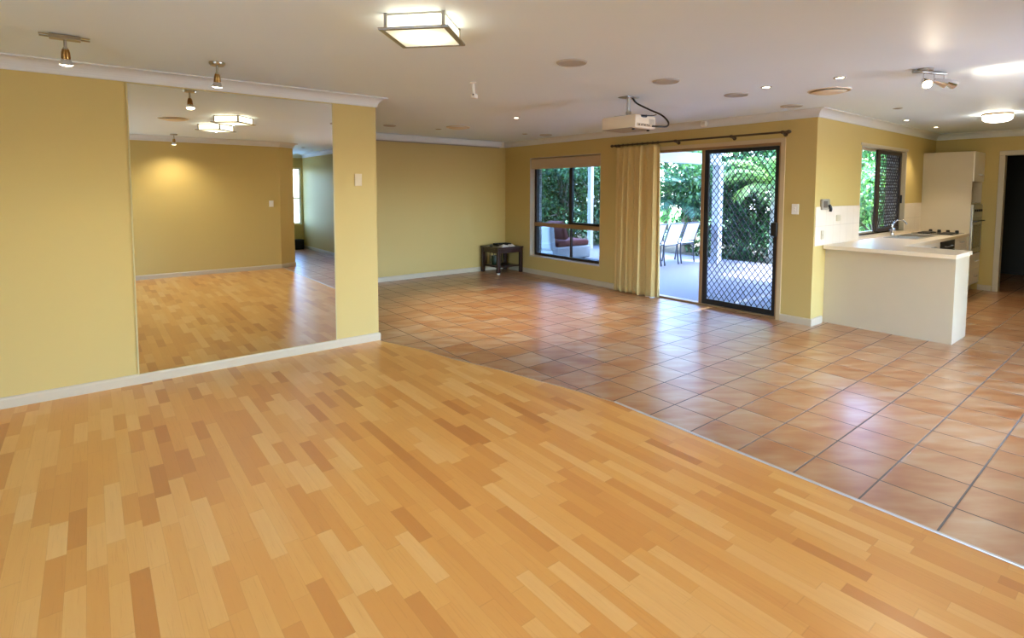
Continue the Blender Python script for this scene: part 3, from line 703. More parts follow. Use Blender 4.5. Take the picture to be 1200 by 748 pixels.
# peninsula unit
t = thing('kitchen_peninsula', 'cream laminate kitchen peninsula with a plain back panel', 'kitchen cabinet', (6.9, 1.97, 0))
b = newbm(); box(b, (6.625 - 6.9, 1.375 - 1.97, 0), (6.643 - 6.9, YK - 1.97 - .001, .858)); obj('back_panel', b, M['lam'], t)
b = newbm(); box(b, (6.644 - 6.9, 1.375 - 1.97, 0), (7.15 - 6.9, 1.393 - 1.97, .858)); obj('end_panel', b, M['lam'], t)
b = newbm(); box(b, (6.644 - 6.9, 1.394 - 1.97, .10), (7.13 - 6.9, 1.98 - 1.97, .858)); obj('carcass', b, M['lam_w'], t)
for ya_, yb_ in ((1.398, 1.68), (1.684, 1.975)):
    b = newbm(); box(b, (7.131 - 6.9, ya_ - 1.97, .12), (7.149 - 6.9, yb_ - 1.97, .85), .002); dd = obj('door', b, M['lam_w'], t)
    b = newbm(); tube(b, [(7.149 - 6.9, yb_ - 2.02, .74), (7.175 - 6.9, yb_ - 2.02, .74), (7.175 - 6.9, yb_ - 2.02, .64), (7.149 - 6.9, yb_ - 2.02, .64)], .005); obj('handle', b, M['steel'], dd, True)
# L-shaped worktop with a hole for the sink
SX0, SX1, SY0, SY1 = 8.28, 9.28, 2.13, 2.47
b = newbm()
for lo, hi in (((6.545, 1.358, .86), (7.165, YK - .009, .90)), ((7.165, 1.955, .86), (SX0, YK - .009, .90)), ((SX1, 1.955, .86), (10.098, YK - .009, .90)), ((SX0, 1.955, .86), (SX1, SY0, .90)), ((SX0, SY1, .86), (SX1, YK - .009, .90))): box(b, lo, hi)
tag(obj('worktop', b, M['top']), 'cream L-shaped kitchen worktop running over the peninsula and along the window', 'worktop')
# base cabinets along the window wall
def base_unit(name, x0, x1, label, cat, build, top=.859):
    t = thing(name, label, cat, ((x0 + x1) / 2, 2.26, 0)); w2 = (x1 - x0) / 2 - .001
    b = newbm(); box(b, (-w2, -.26, .10), (w2, YK - 2.26 - .001, top)); box(b, (-w2, -.21, 0), (w2, .25, .10)); obj('carcass', b, M['lam_w'], t)
    build(t, w2); return t
def hdl(par, x0, x1, y, z):
    b = newbm(); tube(b, [(x0, y, z), (x0, y - .028, z), (x1, y - .028, z), (x1, y, z)], .005); return obj('handle', b, M['steel'], par, True)
def two_doors(t, w2):
    for s1 in (-1, 1):
        a, c = (-w2, -.002) if s1 < 0 else (.002, w2)
        b = newbm(); box(b, (a, -.279, .12), (c, -.261, .85), .002); dd = obj('door', b, M['lam_w'], t); hdl(dd, (a + c) / 2 - .06, (a + c) / 2 + .06, -.279, .80)
def one_door(t, w2):
    b = newbm(); box(b, (-w2, -.279, .12), (w2, -.261, .85), .002); dd = obj('door', b, M['lam_w'], t); hdl(dd, -.06, .06, -.279, .80)
def four_drawers(t, w2):
    for k in range(4):
        z0_ = .12 + k * .184
        b = newbm(); box(b, (-w2, -.279, z0_), (w2, -.261, z0_ + .18), .002); dd = obj('drawer', b, M['lam_w'], t); hdl(dd, -.07, .07, -.279, z0_ + .12)
base_unit('base_cabinet', 7.151, 8.08, 'white base cabinet in the corner behind the peninsula', 'kitchen cabinet', one_door)
base_unit('base_cabinet', 8.081, 8.72, 'white base cabinet below the sink, left of the dark appliance', 'kitchen cabinet', one_door, .72)
base_unit('base_cabinet', 9.42, 10.097, 'white drawer cabinet between the dark appliance and the tall oven cabinet', 'kitchen cabinet', four_drawers)
t = thing('dishwasher', 'dark fronted dishwasher built in under the worktop', 'dishwasher', (9.07, 2.26, 0))
b = newbm(); box(b, (-.345, -.25, .08), (.345, .28, .858)); box(b, (-.34, -.20, 0), (.34, .26, .08)); obj('body', b, M['steel'], t)
b = newbm(); box(b, (-.34, -.285, .14), (.34, -.251, .72), .004); obj('door', b, M['dglass'], t)
b = newbm(); box(b, (-.34, -.285, .725), (.34, -.251, .852), .004); cp = obj('control_panel', b, M['blackp'], t); hdl(cp, -.16, .16, -.285, .78)
# sink and tap
t = thing('sink', 'stainless steel sink with a drainer set into the worktop under the window', 'sink', (8.78, 2.30, .9008))
b = newbm()
def bowl(bm, x0, x1, y0, y1, depth):
    r0 = [(x0, y0), (x1, y0), (x1, y1), (x0, y1)]; g = .018
    top = [bm.verts.new((x, y, .003)) for x, y in r0]
    bot = [bm.verts.new((x + (g if x == x0 else -g), y + (g if y == y0 else -g), -depth)) for x, y in r0]
    for k in range(4): bm.faces.new((top[k], top[(k + 1) % 4], bot[(k + 1) % 4], bot[k]))
    bm.faces.new(bot)
bowl(b, -.46, -.08, -.155, .15, .16); obj('bowl', b, M['steel'], t)
b = newbm()
for lo, hi in (((-.515, -.185, 0), (.515, -.155, .004)), ((-.515, .15, 0), (.515, .185, .004)), ((-.515, -.155, 0), (-.46, .15, .004)), ((-.08, -.155, 0), (-.04, .15, .004)), ((.48, -.155, 0), (.515, .15, .004))): box(b, lo, hi)
obj('rim', b, M['steel'], t)
b = newbm(); box(b, (-.04, -.155, -.008), (.48, .15, -.004))
for k in range(9): box(b, (-.02, -.14 + k * .033, -.005), (.46, -.132 + k * .033, .001))
obj('drainer', b, M['steel'], t)
t = thing('tap', 'chrome swan neck mixer tap behind the sink', 'tap', (8.72, 2.518, .9005))
b = newbm(); lathe(b, [(0, 0), (.03, 0), (.03, .012), (.022, .02), (.020, .075), (.015, .085), (0, .085)], seg=24); obj('body', b, M['chrome'], t, True)
b = newbm(); tube(b, spline([(0, 0, .075), (0, -.005, .15), (0, -.05, .215), (0, -.12, .215), (0, -.165, .165)], 8), .011, 12); obj('spout', b, M['chrome'], t, True)
for s1 in (-1, 1):
    b = newbm(); cyl(b, (s1 * .018, 0, .055), (s1 * .07, 0, .075), .009, seg=12); lathe(b, [(0, -.02), (.018, -.016), (.022, 0), (.018, .016), (0, .02)], (s1 * .082, 0, .079), (s1, 0, .3), 14); obj('handle', b, M['chrome'], t, True)
# cooktop
t = thing('cooktop', 'black cooktop with four knobs beside the tall oven cabinet', 'cooktop', (9.74, 2.25, .9))
b = newbm(); box(b, (-.29, -.245, 0), (.31, .245, .008), .003); obj('plate', b, M['dglass'], t)
for sx, sy, r in ((-.17, -.12, .09), (-.17, .12, .075), (.06, -.12, .075), (.06, .12, .09)):
    b = newbm(); lathe(b, [(0, .008), (r, .008), (r, .016), (r * .8, .02), (r * .3, .014), (0, .014)], (sx, sy, 0), seg=28); obj('hotplate', b, M['blackp'], t, True)
for k in range(4):
    b = newbm(); lathe(b, [(0, .008), (.023, .008), (.022, .034), (.017, .042), (0, .043)], (.245, -.17 + k * .105, 0), seg=18); obj('knob', b, M['blackp'], t, True)
# tall oven cabinet
t = thing('oven_cabinet', 'tall white oven cabinet with a plain side, standing at the end of the worktop', 'kitchen cabinet', (10.41, 2.25, 0))
xa, xb = -.31, .305; yf = -.29; ybk = .305
b = newbm()
box(b, (xa, yf, 0), (xa + .018, ybk, 2.10)); box(b, (xb - .018, yf, .10), (xb, ybk, 2.10)); box(b, (xa + .018, ybk - .012, .10), (xb - .018, ybk, 2.10)); box(b, (xa + .018, yf, 2.082), (xb - .018, ybk, 2.10))
box(b, (xa + .018, yf + .02, 1.655), (xb - .018, ybk - .012, 1.675)); box(b, (xa + .018, yf + .005, 1.325), (xb - .018, ybk - .012, 1.343)); box(b, (xa + .018, yf + .02, .585), (xb - .018, ybk - .012, .602)); box(b, (xa + .018, yf + .07, 0), (xb, yf + .085, .10)); box(b, (xa + .018, yf + .02, .10), (xb - .018, ybk - .012, .12))
obj('carcass', b, M['lam'], t)
b = newbm(); box(b, (xa + .002, yf - .018, 1.66), (xb, yf - .001, 2.098), .002); dd = obj('cupboard_door', b, M['lam_w'], t); hdl(dd, .02, .16, yf - .018, 1.76)
b = newbm(); box(b, (xa + .02, ybk - .03, 1.344), (xb - .02, ybk - .013, 1.654)); obj('niche_back', b, simple('pinkish_cream_niche', (222, 196, 176), .5), t)
for zz0, zz1 in ((.125, .352), (.355, .583)):
    b = newbm(); box(b, (xa + .002, yf - .018, zz0), (xb, yf - .001, zz1), .002); dd = obj('drawer', b, M['lam_w'], t); hdl(dd, .0, .14, yf - .018, (zz0 + zz1) / 2)
t = thing('oven', 'grey built-in oven with a dark glass door in the tall cabinet', 'oven', (10.41, 2.25, 0))
b = newbm(); box(b, (xa + .02, yf - .006, .604), (xb - .02, .25, 1.322)); obj('body', b, M['steel'], t)
b = newbm(); box(b, (xa + .022, yf - .024, 1.13), (xb - .022, yf - .007, 1.32), .003); cp = obj('control_panel', b, M['steel'], t)
for k in range(4):
    b = newbm(); cyl(b, (-.18 + k * .12, yf - .024, 1.23), (-.18 + k * .12, yf - .042, 1.23), .018, seg=16); obj('knob', b, M['blackp'], cp, True)
b = newbm(); box(b, (xa + .022, yf - .024, .606), (xb - .022, yf - .007, 1.125), .003); dd = obj('door', b, M['steel'], t)
b = newbm(); box(b, (xa + .09, yf - .0265, .67), (xb - .09, yf - .0245, 1.02)); obj('glass', b, M['dglass'], dd)
b = newbm(); tube(b, [(xa + .06, yf - .024, 1.075), (xa + .06, yf - .06, 1.075), (xb - .06, yf - .06, 1.075), (xb - .06, yf - .024, 1.075)], .009); obj('handle', b, M['blackp'], dd, True)

# ------------------------------------------------------------------ side table in the corner
TX, TY = 5.985, 7.875
t = thing('side_table', 'small dark wooden side table with a lower shelf in the back corner', 'side table', (TX, TY, 0)); t.scale = (1.1, 1.08, 1.)
for sx in (-1, 1):
    for sy in (-1, 1):
        b = newbm(); box(b, (sx * .235 - .026, sy * .22 - .026, .022 if (sx, sy) == (-1, -1) else 0), (sx * .235 + .026, sy * .22 + .026, .455), .004); lg = obj('leg', b, M['dwood'], t)
        if (sx, sy) == (-1, -1):
            b = newbm(); box(b, (sx * .235 - .020, sy * .22 - .020, 0), (sx * .235 + .020, sy * .22 + .020, .0215), .004); ft = obj('foot', b, M['whitep'], lg); ft['label'] = 'small white foot under the front leg'
b = newbm(); box(b, (-.27, -.255, .455), (.27, .25, .482), .006); obj('tabletop', b, M['dwood'], t)
b = newbm()
for s1 in (-1, 1): box(b, (-.205, s1 * .225 - .012, .375), (.205, s1 * .225 + .012, .454)); box(b, (s1 * .235 - .012, -.19, .375), (s1 * .235 + .012, .19, .454))
obj('apron', b, M['dwood'], t)
b = newbm(); box(b, (-.22, -.20, .11), (.22, .20, .132), .003); obj('shelf', b, M['dwood'], t)
b = newbm(); box(b, (-.222, .205, .13), (-.20, .212, .37)); 
for k in range(5): box(b, (-.18 + k * .08, .212, .133), (-.165 + k * .08, .222, .374))
obj('back_slats', b, M['dwood'], t)
t = thing('remote_control', 'long black remote control lying on the left of the side table', 'remote control', (TX - .17, TY + .10, .4825), .9)
b = newbm(); obox(b, (.22, .055, .022), Matrix.Translation((0, 0, .011)), .006); rc = obj('body', b, M['blackp'], t)
b = newbm()
for i in range(6):
    for j in range(3): box(b, (-.085 + i * .028, -.016 + j * .014, .022), (-.07 + i * .028, -.008 + j * .014, .0245))
obj('buttons', b, M['greyp'], t)
t = thing('tray', 'flat black tray at the back of the side table', 'tray', (TX + .09, TY + .11, .4825), -.1)
b = newbm(); box(b, (-.14, -.10, 0), (.14, .10, .006)); 
for lo, hi in (((-.14, -.10, .006), (.14, -.09, .035)), ((-.14, .09, .006), (.14, .10, .035)), ((-.14, -.09, .006), (-.13, .09, .035)), ((.13, -.09, .006), (.14, .09, .035))): box(b, lo, hi)
obj('dish', b, M['blackp'], t)
def crumple(name, loc, sx, sy, h, label, cat, seed):
    rnd = random.Random(seed); b = newbm(); n = 12; rows = []
    ph = [rnd.uniform(0, 6.28) for _ in range(6)]
    for j in range(n + 1):
        r = []
        for i in range(n + 1):
            u, v = i / n * 2 - 1, j / n * 2 - 1
            z = h * max(0, 1 - (abs(u) ** 3 + abs(v) ** 3) / 1.2) * (.75 + .3 * math.sin(u * 5 + ph[0]) * math.cos(v * 4 + ph[1]) + .2 * math.sin(u * 9 + v * 7 + ph[2]))
            k = 1 + .12 * math.sin(math.atan2(v, u) * 3 + ph[3])
            r.append(b.verts.new((u * sx * k, v * sy * k, max(.002, z))))
        rows.append(r)
    for j in range(n):
        for i in range(n): b.faces.new((rows[j][i], rows[j][i + 1], rows[j + 1][i + 1], rows[j + 1][i]))
    base = [b.verts.new((rows[j][i].co.x, rows[j][i].co.y, 0)) for j, i in [(0, k) for k in range(n)] + [(k, n) for k in range(n)] + [(n, n - k) for k in range(n)] + [(n - k, 0) for k in range(n)]]
    edge = [rows[j][i] for j, i in [(0, k) for k in range(n)] + [(k, n) for k in range(n)] + [(n, n - k) for k in range(n)] + [(n - k, 0) for k in range(n)]]
    for k in range(len(base)): b.faces.new((edge[k], base[k], base[(k + 1) % len(base)], edge[(k + 1) % len(base)]))
    b.faces.new(base)
    o = obj(name, b, M['cloth_w'], None, True); o.location = loc; return tag(o, label, cat)
crumple('cloth', (TX - .06, TY - .13, .4825), .085, .07, .034, 'crumpled white cloth on the side table, left of the two', 'cloth', 1)
crumple('cloth', (TX + .11, TY - .14, .4825), .07, .06, .040, 'crumpled white cloth on the side table, right of the two', 'cloth', 2)
t = thing('ceramic_pot', 'dark green pot standing on the lower shelf of the side table', 'pot', (TX - .12, TY + .06, .1328))
b = newbm(); lathe(b, [(0, 0), (.05, 0), (.068, .04), (.075, .10), (.066, .15), (.07, .17), (.064, .17), (.06, .15), (.066, .10), (0, .02)], seg=28); obj('body', b, M['green'], t, True)

# ------------------------------------------------------------------ patio
b = newbm(); box(b, (XC + .11, YK + .12, -.15), (11.2, 11.2, -.03)); struct('floor_patio', b, M['patio'])
b = newbm(); box(b, (-6., -8., -.15), (13., -4.45, -.04)); box(b, (4.55, -4.45, -.15), (13., -1.12, -.04)); box(b, (-6., -4.45, -.15), (-3.12, 5., -.04)); struct('floor_bounce', b, M['bounce_ground'])  # pale ground added outside the added windows to bounce daylight indoors
b = newbm(); box(b, (-12, -14, -.4), (40, 40, -.16)); struct('ground', b, M['soil'])
b = newbm(); box(b, (15.5, -6, -.2), (38, 38, -.13)); o = struct('ground_lawn', b, M['lawn'])
b = newbm(); box(b, (XC + .27, YK + .27, 2.74), (9.98, 10.2, 2.86)); box(b, (9.98, 4.30, 2.74), (11.3, 6.37, 2.86)); struct('ceiling_patio', b, M['white_ext'])
b = newbm(); box(b, (XC + .26, 6.16, 2.055), (10.53, 6.26, 2.275), .006); struct('trim_5', b, M['white_ext'], 'white beam along the patio')
b = newbm(); box(b, (10.37, 6.11, -.03), (10.53, 6.27, 2.054), .006); box(b, (10.37, 6.11, 2.276), (10.53, 6.27, 2.74)); struct('trim_6', b, M['white_ext'], 'white patio post seen through the mesh screen')
b = newbm(); box(b, (10.25, 9.66, -.03), (10.36, 9.77, 2.74), .006); struct('trim_7', b, M['palebark'], 'slim patio post seen through the garden window')
# house roof slab so that no sky leaks in
b = newbm(); box(b, (-3.3, -4.7, CZ + .13), (XE + .25, YK + .25, CZ + .25)); box(b, (2.6, -6.4, CZ + .0), (4.9, -4.7, CZ + .13)); box(b, (-3.3, YK + .25, CZ + .13), (XC + .25, YB + .25, CZ + .25)); struct('ceiling_roof', b, M['white_ext'])  # the low box is an eave added to shade the passage window

# sling chairs seen from behind
def patio_chair():
    t = thing('patio_chair', 'white sling patio chair', 'chair', (9.47, 6.62, -.03), 0., 'white sling patio chairs')
    W = .235
    for s1 in (-1, 1):
        b = newbm()
        tube(b, spline([(s1 * W, -.03, 0), (s1 * W, 0, .22), (s1 * W, .0, .44), (s1 * W, -.06, .62), (s1 * W, -.15, .87)], 8), .015, 8); obj('back_leg', b, M['chairmetal'], t, True)
        b = newbm(); tube(b, spline([(s1 * W, .46, 0), (s1 * W, .43, .25), (s1 * W, .42, .43)], 8), .015, 8); obj('front_leg', b, M['chairmetal'], t, True)
        b = newbm(); tube(b, [(s1 * W, -.01, .43), (s1 * W, .44, .44)], .014, 8); obj('side_rail', b, M['chairmetal'], t, True)
        b = newbm(); tube(b, spline([(s1 * (W + .02), -.04, .60), (s1 * (W + .03), .15, .64), (s1 * (W + .03), .40, .63), (s1 * (W + .01), .43, .44)], 8), .013, 8); obj('arm', b, M['chairmetal'], t, True)
    b = newbm(); tube(b, [(-W, -.15, .87), (W, -.15, .87)], .014, 8); tube(b, [(-W, .0, .40), (W, .0, .40)], .012, 8); obj('cross_bar', b, M['chairmetal'], t, True)
    b = newbm(); bar(b, (0, -.012, .48), (0, -.148, .86), W * 2 - .03, .006); obj('back_sling', b, M['sling'], t)
    b = newbm(); box(b, (-W + .015, .0, .432), (W - .015, .44, .440)); obj('seat_sling', b, M['sling'], t)
    b = newbm(); tube(b, [(-W, .0, .44), (W, .0, .44)], .013, 8); obj('seat_bar', b, M['sling'], t, True)
    return t
ch = patio_chair(); ch.location = (9.45, 6.62, -.03); ch['label'] = 'white sling patio chair, middle of the three seen through the glass door'
copy_thing(ch, (10.03, 6.62, -.03), 'white sling patio chair, right of the three beside the door mullion')
copy_thing(ch, (8.86, 6.62, -.03), 'white sling patio chair partly hidden behind the curtain edge')

# lounge chair seen through the garden window
t = thing('outdoor_armchair', 'white wicker outdoor lounge seat seen through the garden window', 'armchair', (8.30, 8.75, -.03))
b = newbm(); box(b, (-.55, -.36, .03), (.62, .36, .30), .03); obj('base', b, M['wicker'], t)
b = newbm(); obox(b, (.16, .72, .55), Matrix.Translation((-.55, 0, .52)) @ Matrix.Rotation(-.12, 4, 'Y'), .05); obj('backrest', b, M['wicker'], t)
for sx in (-1, 1):
    for sy in (-1, 1):
        b = newbm(); cyl(b, (sx * .47, sy * .3, 0), (sx * .47, sy * .3, .04), .025, seg=12); obj('leg', b, M['chairmetal'], t, True)
def cushion(name, loc, size, rot, label):
    b = newbm(); bmesh.ops.create_cube(b, size=1., matrix=Matrix.Diagonal((*size, 1)))
    bmesh.ops.bevel(b, geom=list(b.edges), offset=min(size) * .42, segments=5, affect='EDGES', profile=.6)
    o = obj(name, b, M['red'], None, True); o.location = loc; o.rotation_euler = rot; return tag(o, label, 'cushion')
cushion('seat_cushion', (8.43, 8.75, .341), (.96, .66, .13), (0, 0, 0), 'flat brick red seat cushion on the wicker lounge seat')
cushion('throw_cushion', (8.10, 8.62, .635), (.14, .46, .42), (0, -.35, .1), 'brick red throw cushion leaning on the wicker backrest')

# ------------------------------------------------------------------ garden
rng = np.random.default_rng(11)
def leaf_mesh(name, pts, dirs, ups, L, W, mat, parent):
    """one folded leaf (4 triangles) per point"""
    n = len(pts); d = dirs / np.linalg.norm(dirs, axis=1, keepdims=True)
    s = np.cross(d, ups); s /= (np.linalg.norm(s, axis=1, keepdims=True) + 1e-9); nn = np.cross(s, d)
    L = L[:, None]; W = W[:, None]
    v = np.empty((n, 6, 3)); 
    v[:, 0] = pts; v[:, 1] = pts + d * L * .4 + s * W + nn * W * .35; v[:, 2] = pts + d * L * .4; v[:, 3] = pts + d * L * .4 - s * W + nn * W * .35
    v[:, 4] = pts + d * L * .98 - nn * L * .12; v[:, 5] = pts + d * L - nn * L * .125
    v = v.reshape(-1, 3); base = np.arange(n)[:, None] * 6
    f = np.concatenate([base + np.array([0, 2, 1]), base + np.array([0, 3, 2]), base + np.array([1, 2, 4]), base + np.array([2, 3, 5])]) 
    f = np.concatenate([base + np.array([0, 2, 1]), base + np.array([0, 3, 2]), base + np.array([1, 2, 4]), base + np.array([2, 3, 4])])
    me = bpy.data.meshes.new(name); me.from_pydata(v.tolist(), [], f.tolist()); me.materials.append(mat)
    o = bpy.data.objects.new(name, me); C.objects.link(o); o.parent = parent
    return o
def bush(name, label, cat, x, y, blobs, n, leaf, mat, trunk_h, trunk_r, bark='bark', group=None):
    """blobs: (dx,dy,z,rx,ry,rz); leaves fill each blob, denser near its skin"""
    t = thing(name, label, cat, (x, y, -.16), 0, group)
    vol = np.array([b_[3] * b_[4] * b_[5] for b_ in blobs]) ** (2 / 3); cnt = (n * vol / vol.sum()).astype(int)
    P, D = [], []
    for b_, c in zip(blobs, cnt):
        q = rng.normal(size=(c, 3)); q /= np.linalg.norm(q, axis=1, keepdims=True)
        rad = rng.uniform(.45, 1.05, size=(c, 1)) ** .6
        ctr = np.array(b_[:3]); sc_ = np.array(b_[3:])
        P.append(ctr + q * rad * sc_); D.append(q * .8 + rng.normal(size=(c, 3)) * .6 + np.array([0, 0, -.35]))
    P = np.concatenate(P); D = np.concatenate(D); k = P[:, 2] > .02; P, D = P[k], D[k]
    L = leaf * rng.uniform(.6, 1.3, len(P))
    leaf_mesh('foliage', P, D, np.tile([0, 0, 1.], (len(P), 1)) + rng.normal(size=(len(P), 3)) * .35, L, L * rng.uniform(.2, .34, len(P)), mat, t)
    b = newbm(); rn = random.Random(int(x * 100 + y))
    tube(b, spline([(0, 0, -.05), (rn.uniform(-.06, .06), rn.uniform(-.06, .06), trunk_h * .5), (rn.uniform(-.12, .12), rn.uniform(-.12, .12), trunk_h)], 6), [trunk_r * (1 - .5 * k / 12) for k in range(13)], 10)
    for b_ in blobs:
        tube(b, [(0, 0, trunk_h * .55), (b_[0] * .5, b_[1] * .5, (b_[2] + trunk_h * .55) / 2 + .05), (b_[0], b_[1], b_[2])], [trunk_r * .55, trunk_r * .4, trunk_r * .15], 7)
    obj('trunk', b, M[bark], t, True); return t
def hedge_blobs(w, dep, h, k, seed):
    r = random.Random(seed); out = []
    for i in range(k):
        a = r.uniform(0, 2 * PI); rr = math.sqrt(r.random())
        out.append((math.cos(a) * w * rr, math.sin(a) * dep * rr, r.uniform(.12, .9) * h, r.uniform(.45, .75) * min(1., w), r.uniform(.45, .75) * min(1., w), r.uniform(.35, .6) * min(1., h / 2)))
    return out
def palm(name, label, cat, x, y, h, nf, fl, mat, spread=1., bark='palebark', group=None, arch=.6, leaflet=.34, tr=.09):
    t = thing(name, label, cat, (x, y, -.16), 0, group)
    b = newbm(); tube(b, spline([(0, 0, -.05), (.03, .02, h * .5), (0, 0, h)], 8), tr, 12); obj('trunk', b, M[bark], t, True)
    for k in range(nf):
        az = k * 2.399963 + rng.uniform(-.2, .2); el = rng.uniform(.15, 1.35); fl_ = fl * rng.uniform(.8, 1.1)
        N = 26; c, s_ = math.cos(az), math.sin(az); path = []
        e = el; p = np.array([0, 0, h]); 
        for i in range(N + 1):
            path.append(p.copy()); st = fl_ / N
            p = p + np.array([c * math.cos(e), s_ * math.cos(e), math.sin(e)]) * st * np.array([spread, spread, 1]); e -= (arch * 2.2 * (i / N + .25)) / N * 1.6
        b = newbm(); tube(b, [Vector(q) for q in path], [.014 * (1 - .8 * i / N) for i in range(N + 1)], 5); rb = obj('frond', b, mat, t)
        pts, ds, ups, Ls = [], [], [], []
        for i in range(3, N):
            d = path[i + 1] - path[i]; d /= np.linalg.norm(d); side = np.array([-s_, c, 0.])
            for sg in (-1, 1):
                for hh in (0, .5):
                    pts.append(path[i] + (path[i + 1] - path[i]) * hh); ds.append(d * .75 + side * sg + np.array([0, 0, -.28]) + rng.normal(size=3) * .06); ups.append((0, 0, 1))
                    Ls.append(leaflet * (.55 + .9 * math.sin(PI * min(1, (i + hh) / N * .95 + .05))) * .8)
        Ls = np.array(Ls); lf = leaf_mesh('leaflets', np.array(pts), np.array(ds), np.array(ups, float), Ls, np.full(len(Ls), .016), mat, rb)
    return t

# nearest planting row just beyond the patio edge (x about 11.8 to 13)
G = 'garden shrubs and trees'
bush('dense_shrub', 'dense dark green shrub straight behind the mesh screen door', 'shrub', 12.5, 6.75, hedge_blobs(.85, .75, 2.6, 16, 1), 5200, .13, M['leaf_a'], 1.6, .06, group=G)
bush('dense_shrub', 'dense dark shrub beside the door mullion, behind the white post', 'shrub', 12.6, 7.45, hedge_blobs(.9, .9, 3.0, 16, 2), 4600, .13, M['leaf_a'], 1.7, .06, group=G)
bush('leafy_tree', 'leafy tree with a pale trunk standing behind the palm', 'tree', 13.1, 5.75, [(0, 0, 2.9, .7, .7, .6), (.3, .3, 3.5, .8, .8, .6), (-.1, .4, 1.2, .4, .4, .5)], 2600, .15, M['leaf_b'], 2.6, .09, 'palebark', group=G)
bush('leafy_shrub', 'pale green low shrub seen through the right of the mesh screen', 'shrub', 14.2, 5.6, hedge_blobs(.9, .8, 1.9, 10, 3), 2400, .15, M['leaf_b'], 1., .05, group=G)
palm('palm', 'arching pale green palm at the upper right behind the mesh screen', 'palm', 12.15, 5.80, 1.75, 24, 1.45, M['leaf_c'], group=G, tr=.075)
palm('strappy_palm', 'deep green strappy palm behind the patio chairs', 'palm', 12.7, 8.42, 1.25, 38, 2.1, M['leaf_d'], bark='bark', group=G, arch=.38, leaflet=.46, tr=.13)
bush('slender_tree', 'slender tree with a dark trunk behind the strappy palm', 'tree', 14.9, 9.6, [(0, 0, 3.2, 1., 1., .9), (.5, .2, 4., 1.1, 1.1, .9), (-.5, -.4, 2.6, .7, .7, .6)], 3000, .16, M['leaf_b'], 3.0, .10, group=G)
# row behind the garden window
for i, (x, y, w_, h_, m_, lab) in enumerate(((11.9, 10.7, .95, 3.0, 'leaf_a', 'dense dark shrub at the right of the garden window'), (11.3, 11.8, 1., 3.1, 'leaf_a', 'dense dark shrub at the middle of the garden window'), (10.4, 12.6, 1., 3.0, 'leaf_b', 'mid green shrub at the left of the garden window'), (13.1, 11.6, 1., 3.4, 'leaf_b', 'taller mid green shrub behind the slim patio post'), (9.2, 12.9, .9, 2.8, 'leaf_a', 'dark shrub hidden behind the window brickwork'))):
    bush('dense_shrub', lab, 'shrub', x, y, hedge_blobs(w_, .9, h_, 15, 20 + i), 4600, .12, M[m_], 1.6, .06, group=G)
for i, (x, y, lab) in enumerate(((12.6, 13.6, 'tall dark shrub at the back, behind the slim patio post'), (10.9, 14.6, 'tall dark shrub at the back, left of the slim patio post'))):
    bush('dense_shrub', lab, 'shrub', x, y, hedge_blobs(1.2, .8, 3.6, 18, 60 + i), 6000, .15, M['leaf_a'], 1.9, .07, group=G)
bush('leafy_tree', 'round tree added at the patio corner to block low sky', 'tree', 12.3, 3.0, [(0, 0, 2.2, .7, .7, .7), (.2, .2, 1.3, .6, .6, .6), (.1, -.2, 3.0, .7, .7, .5)], 3200, .13, M['leaf_b'], 1.9, .07, group=G)  # added to keep low sky light off the patio
# planting seen through the kitchen window
bush('leafy_shrub', 'bright green shrub outside the kitchen window', 'shrub', 13.6, 4.25, hedge_blobs(.8, .7, 2.0, 10, 40), 2600, .12, M['leaf_b'], 1.2, .05, group=G)
bush('leafy_tree', 'round tree outside the kitchen window, behind the bright shrub', 'tree', 16.4, 4.9, [(0, 0, 2.4, 1., 1., .9), (.4, .3, 3.2, 1.1, 1., .8), (-.3, -.2, 1.4, .7, .7, .7)], 3200, .16, M['leaf_b'], 2.2, .10, group=G)
# far belt of trees
for i, (x, y, s_) in enumerate(((19., 5.9, 1.1), (20., 8.2, 1.2), (19.5, 10.8, 1.2), (19., 13.6, 1.2), (17.0, 16.4, 1.2), (13.8, 17.6, 1.2), (22.5, 12.2, 1.4))):
    bl_ = [(0, 0, 2.6 * s_, 1.5 * s_, 1.5 * s_, 1.3 * s_), (.8 * s_, .5 * s_, 4.0 * s_, 1.5 * s_, 1.5 * s_, 1.2 * s_), (-.8 * s_, -.5 * s_, 3.8 * s_, 1.4 * s_, 1.4 * s_, 1.1 * s_), (.2, -.8, 1.3, 1.2 * s_, 1.2 * s_, 1.0 * s_)]
    bush('garden_tree', ['tall tree far behind the mesh screen, rightmost of the far belt', 'tall tree far behind the palm', 'tall tree far behind the strappy palm', 'tall tree of the far belt right of the garden window', 'tall tree of the far belt behind the garden window', 'tall tree of the far belt at the left of the garden window', 'tallest tree at the back of the far belt'][i], 'tree', x, y, bl_, 3600, .26, M['leaf_b' if i % 2 else 'leaf_a'], 3. * s_, .14, group='trees at the bottom of the garden')

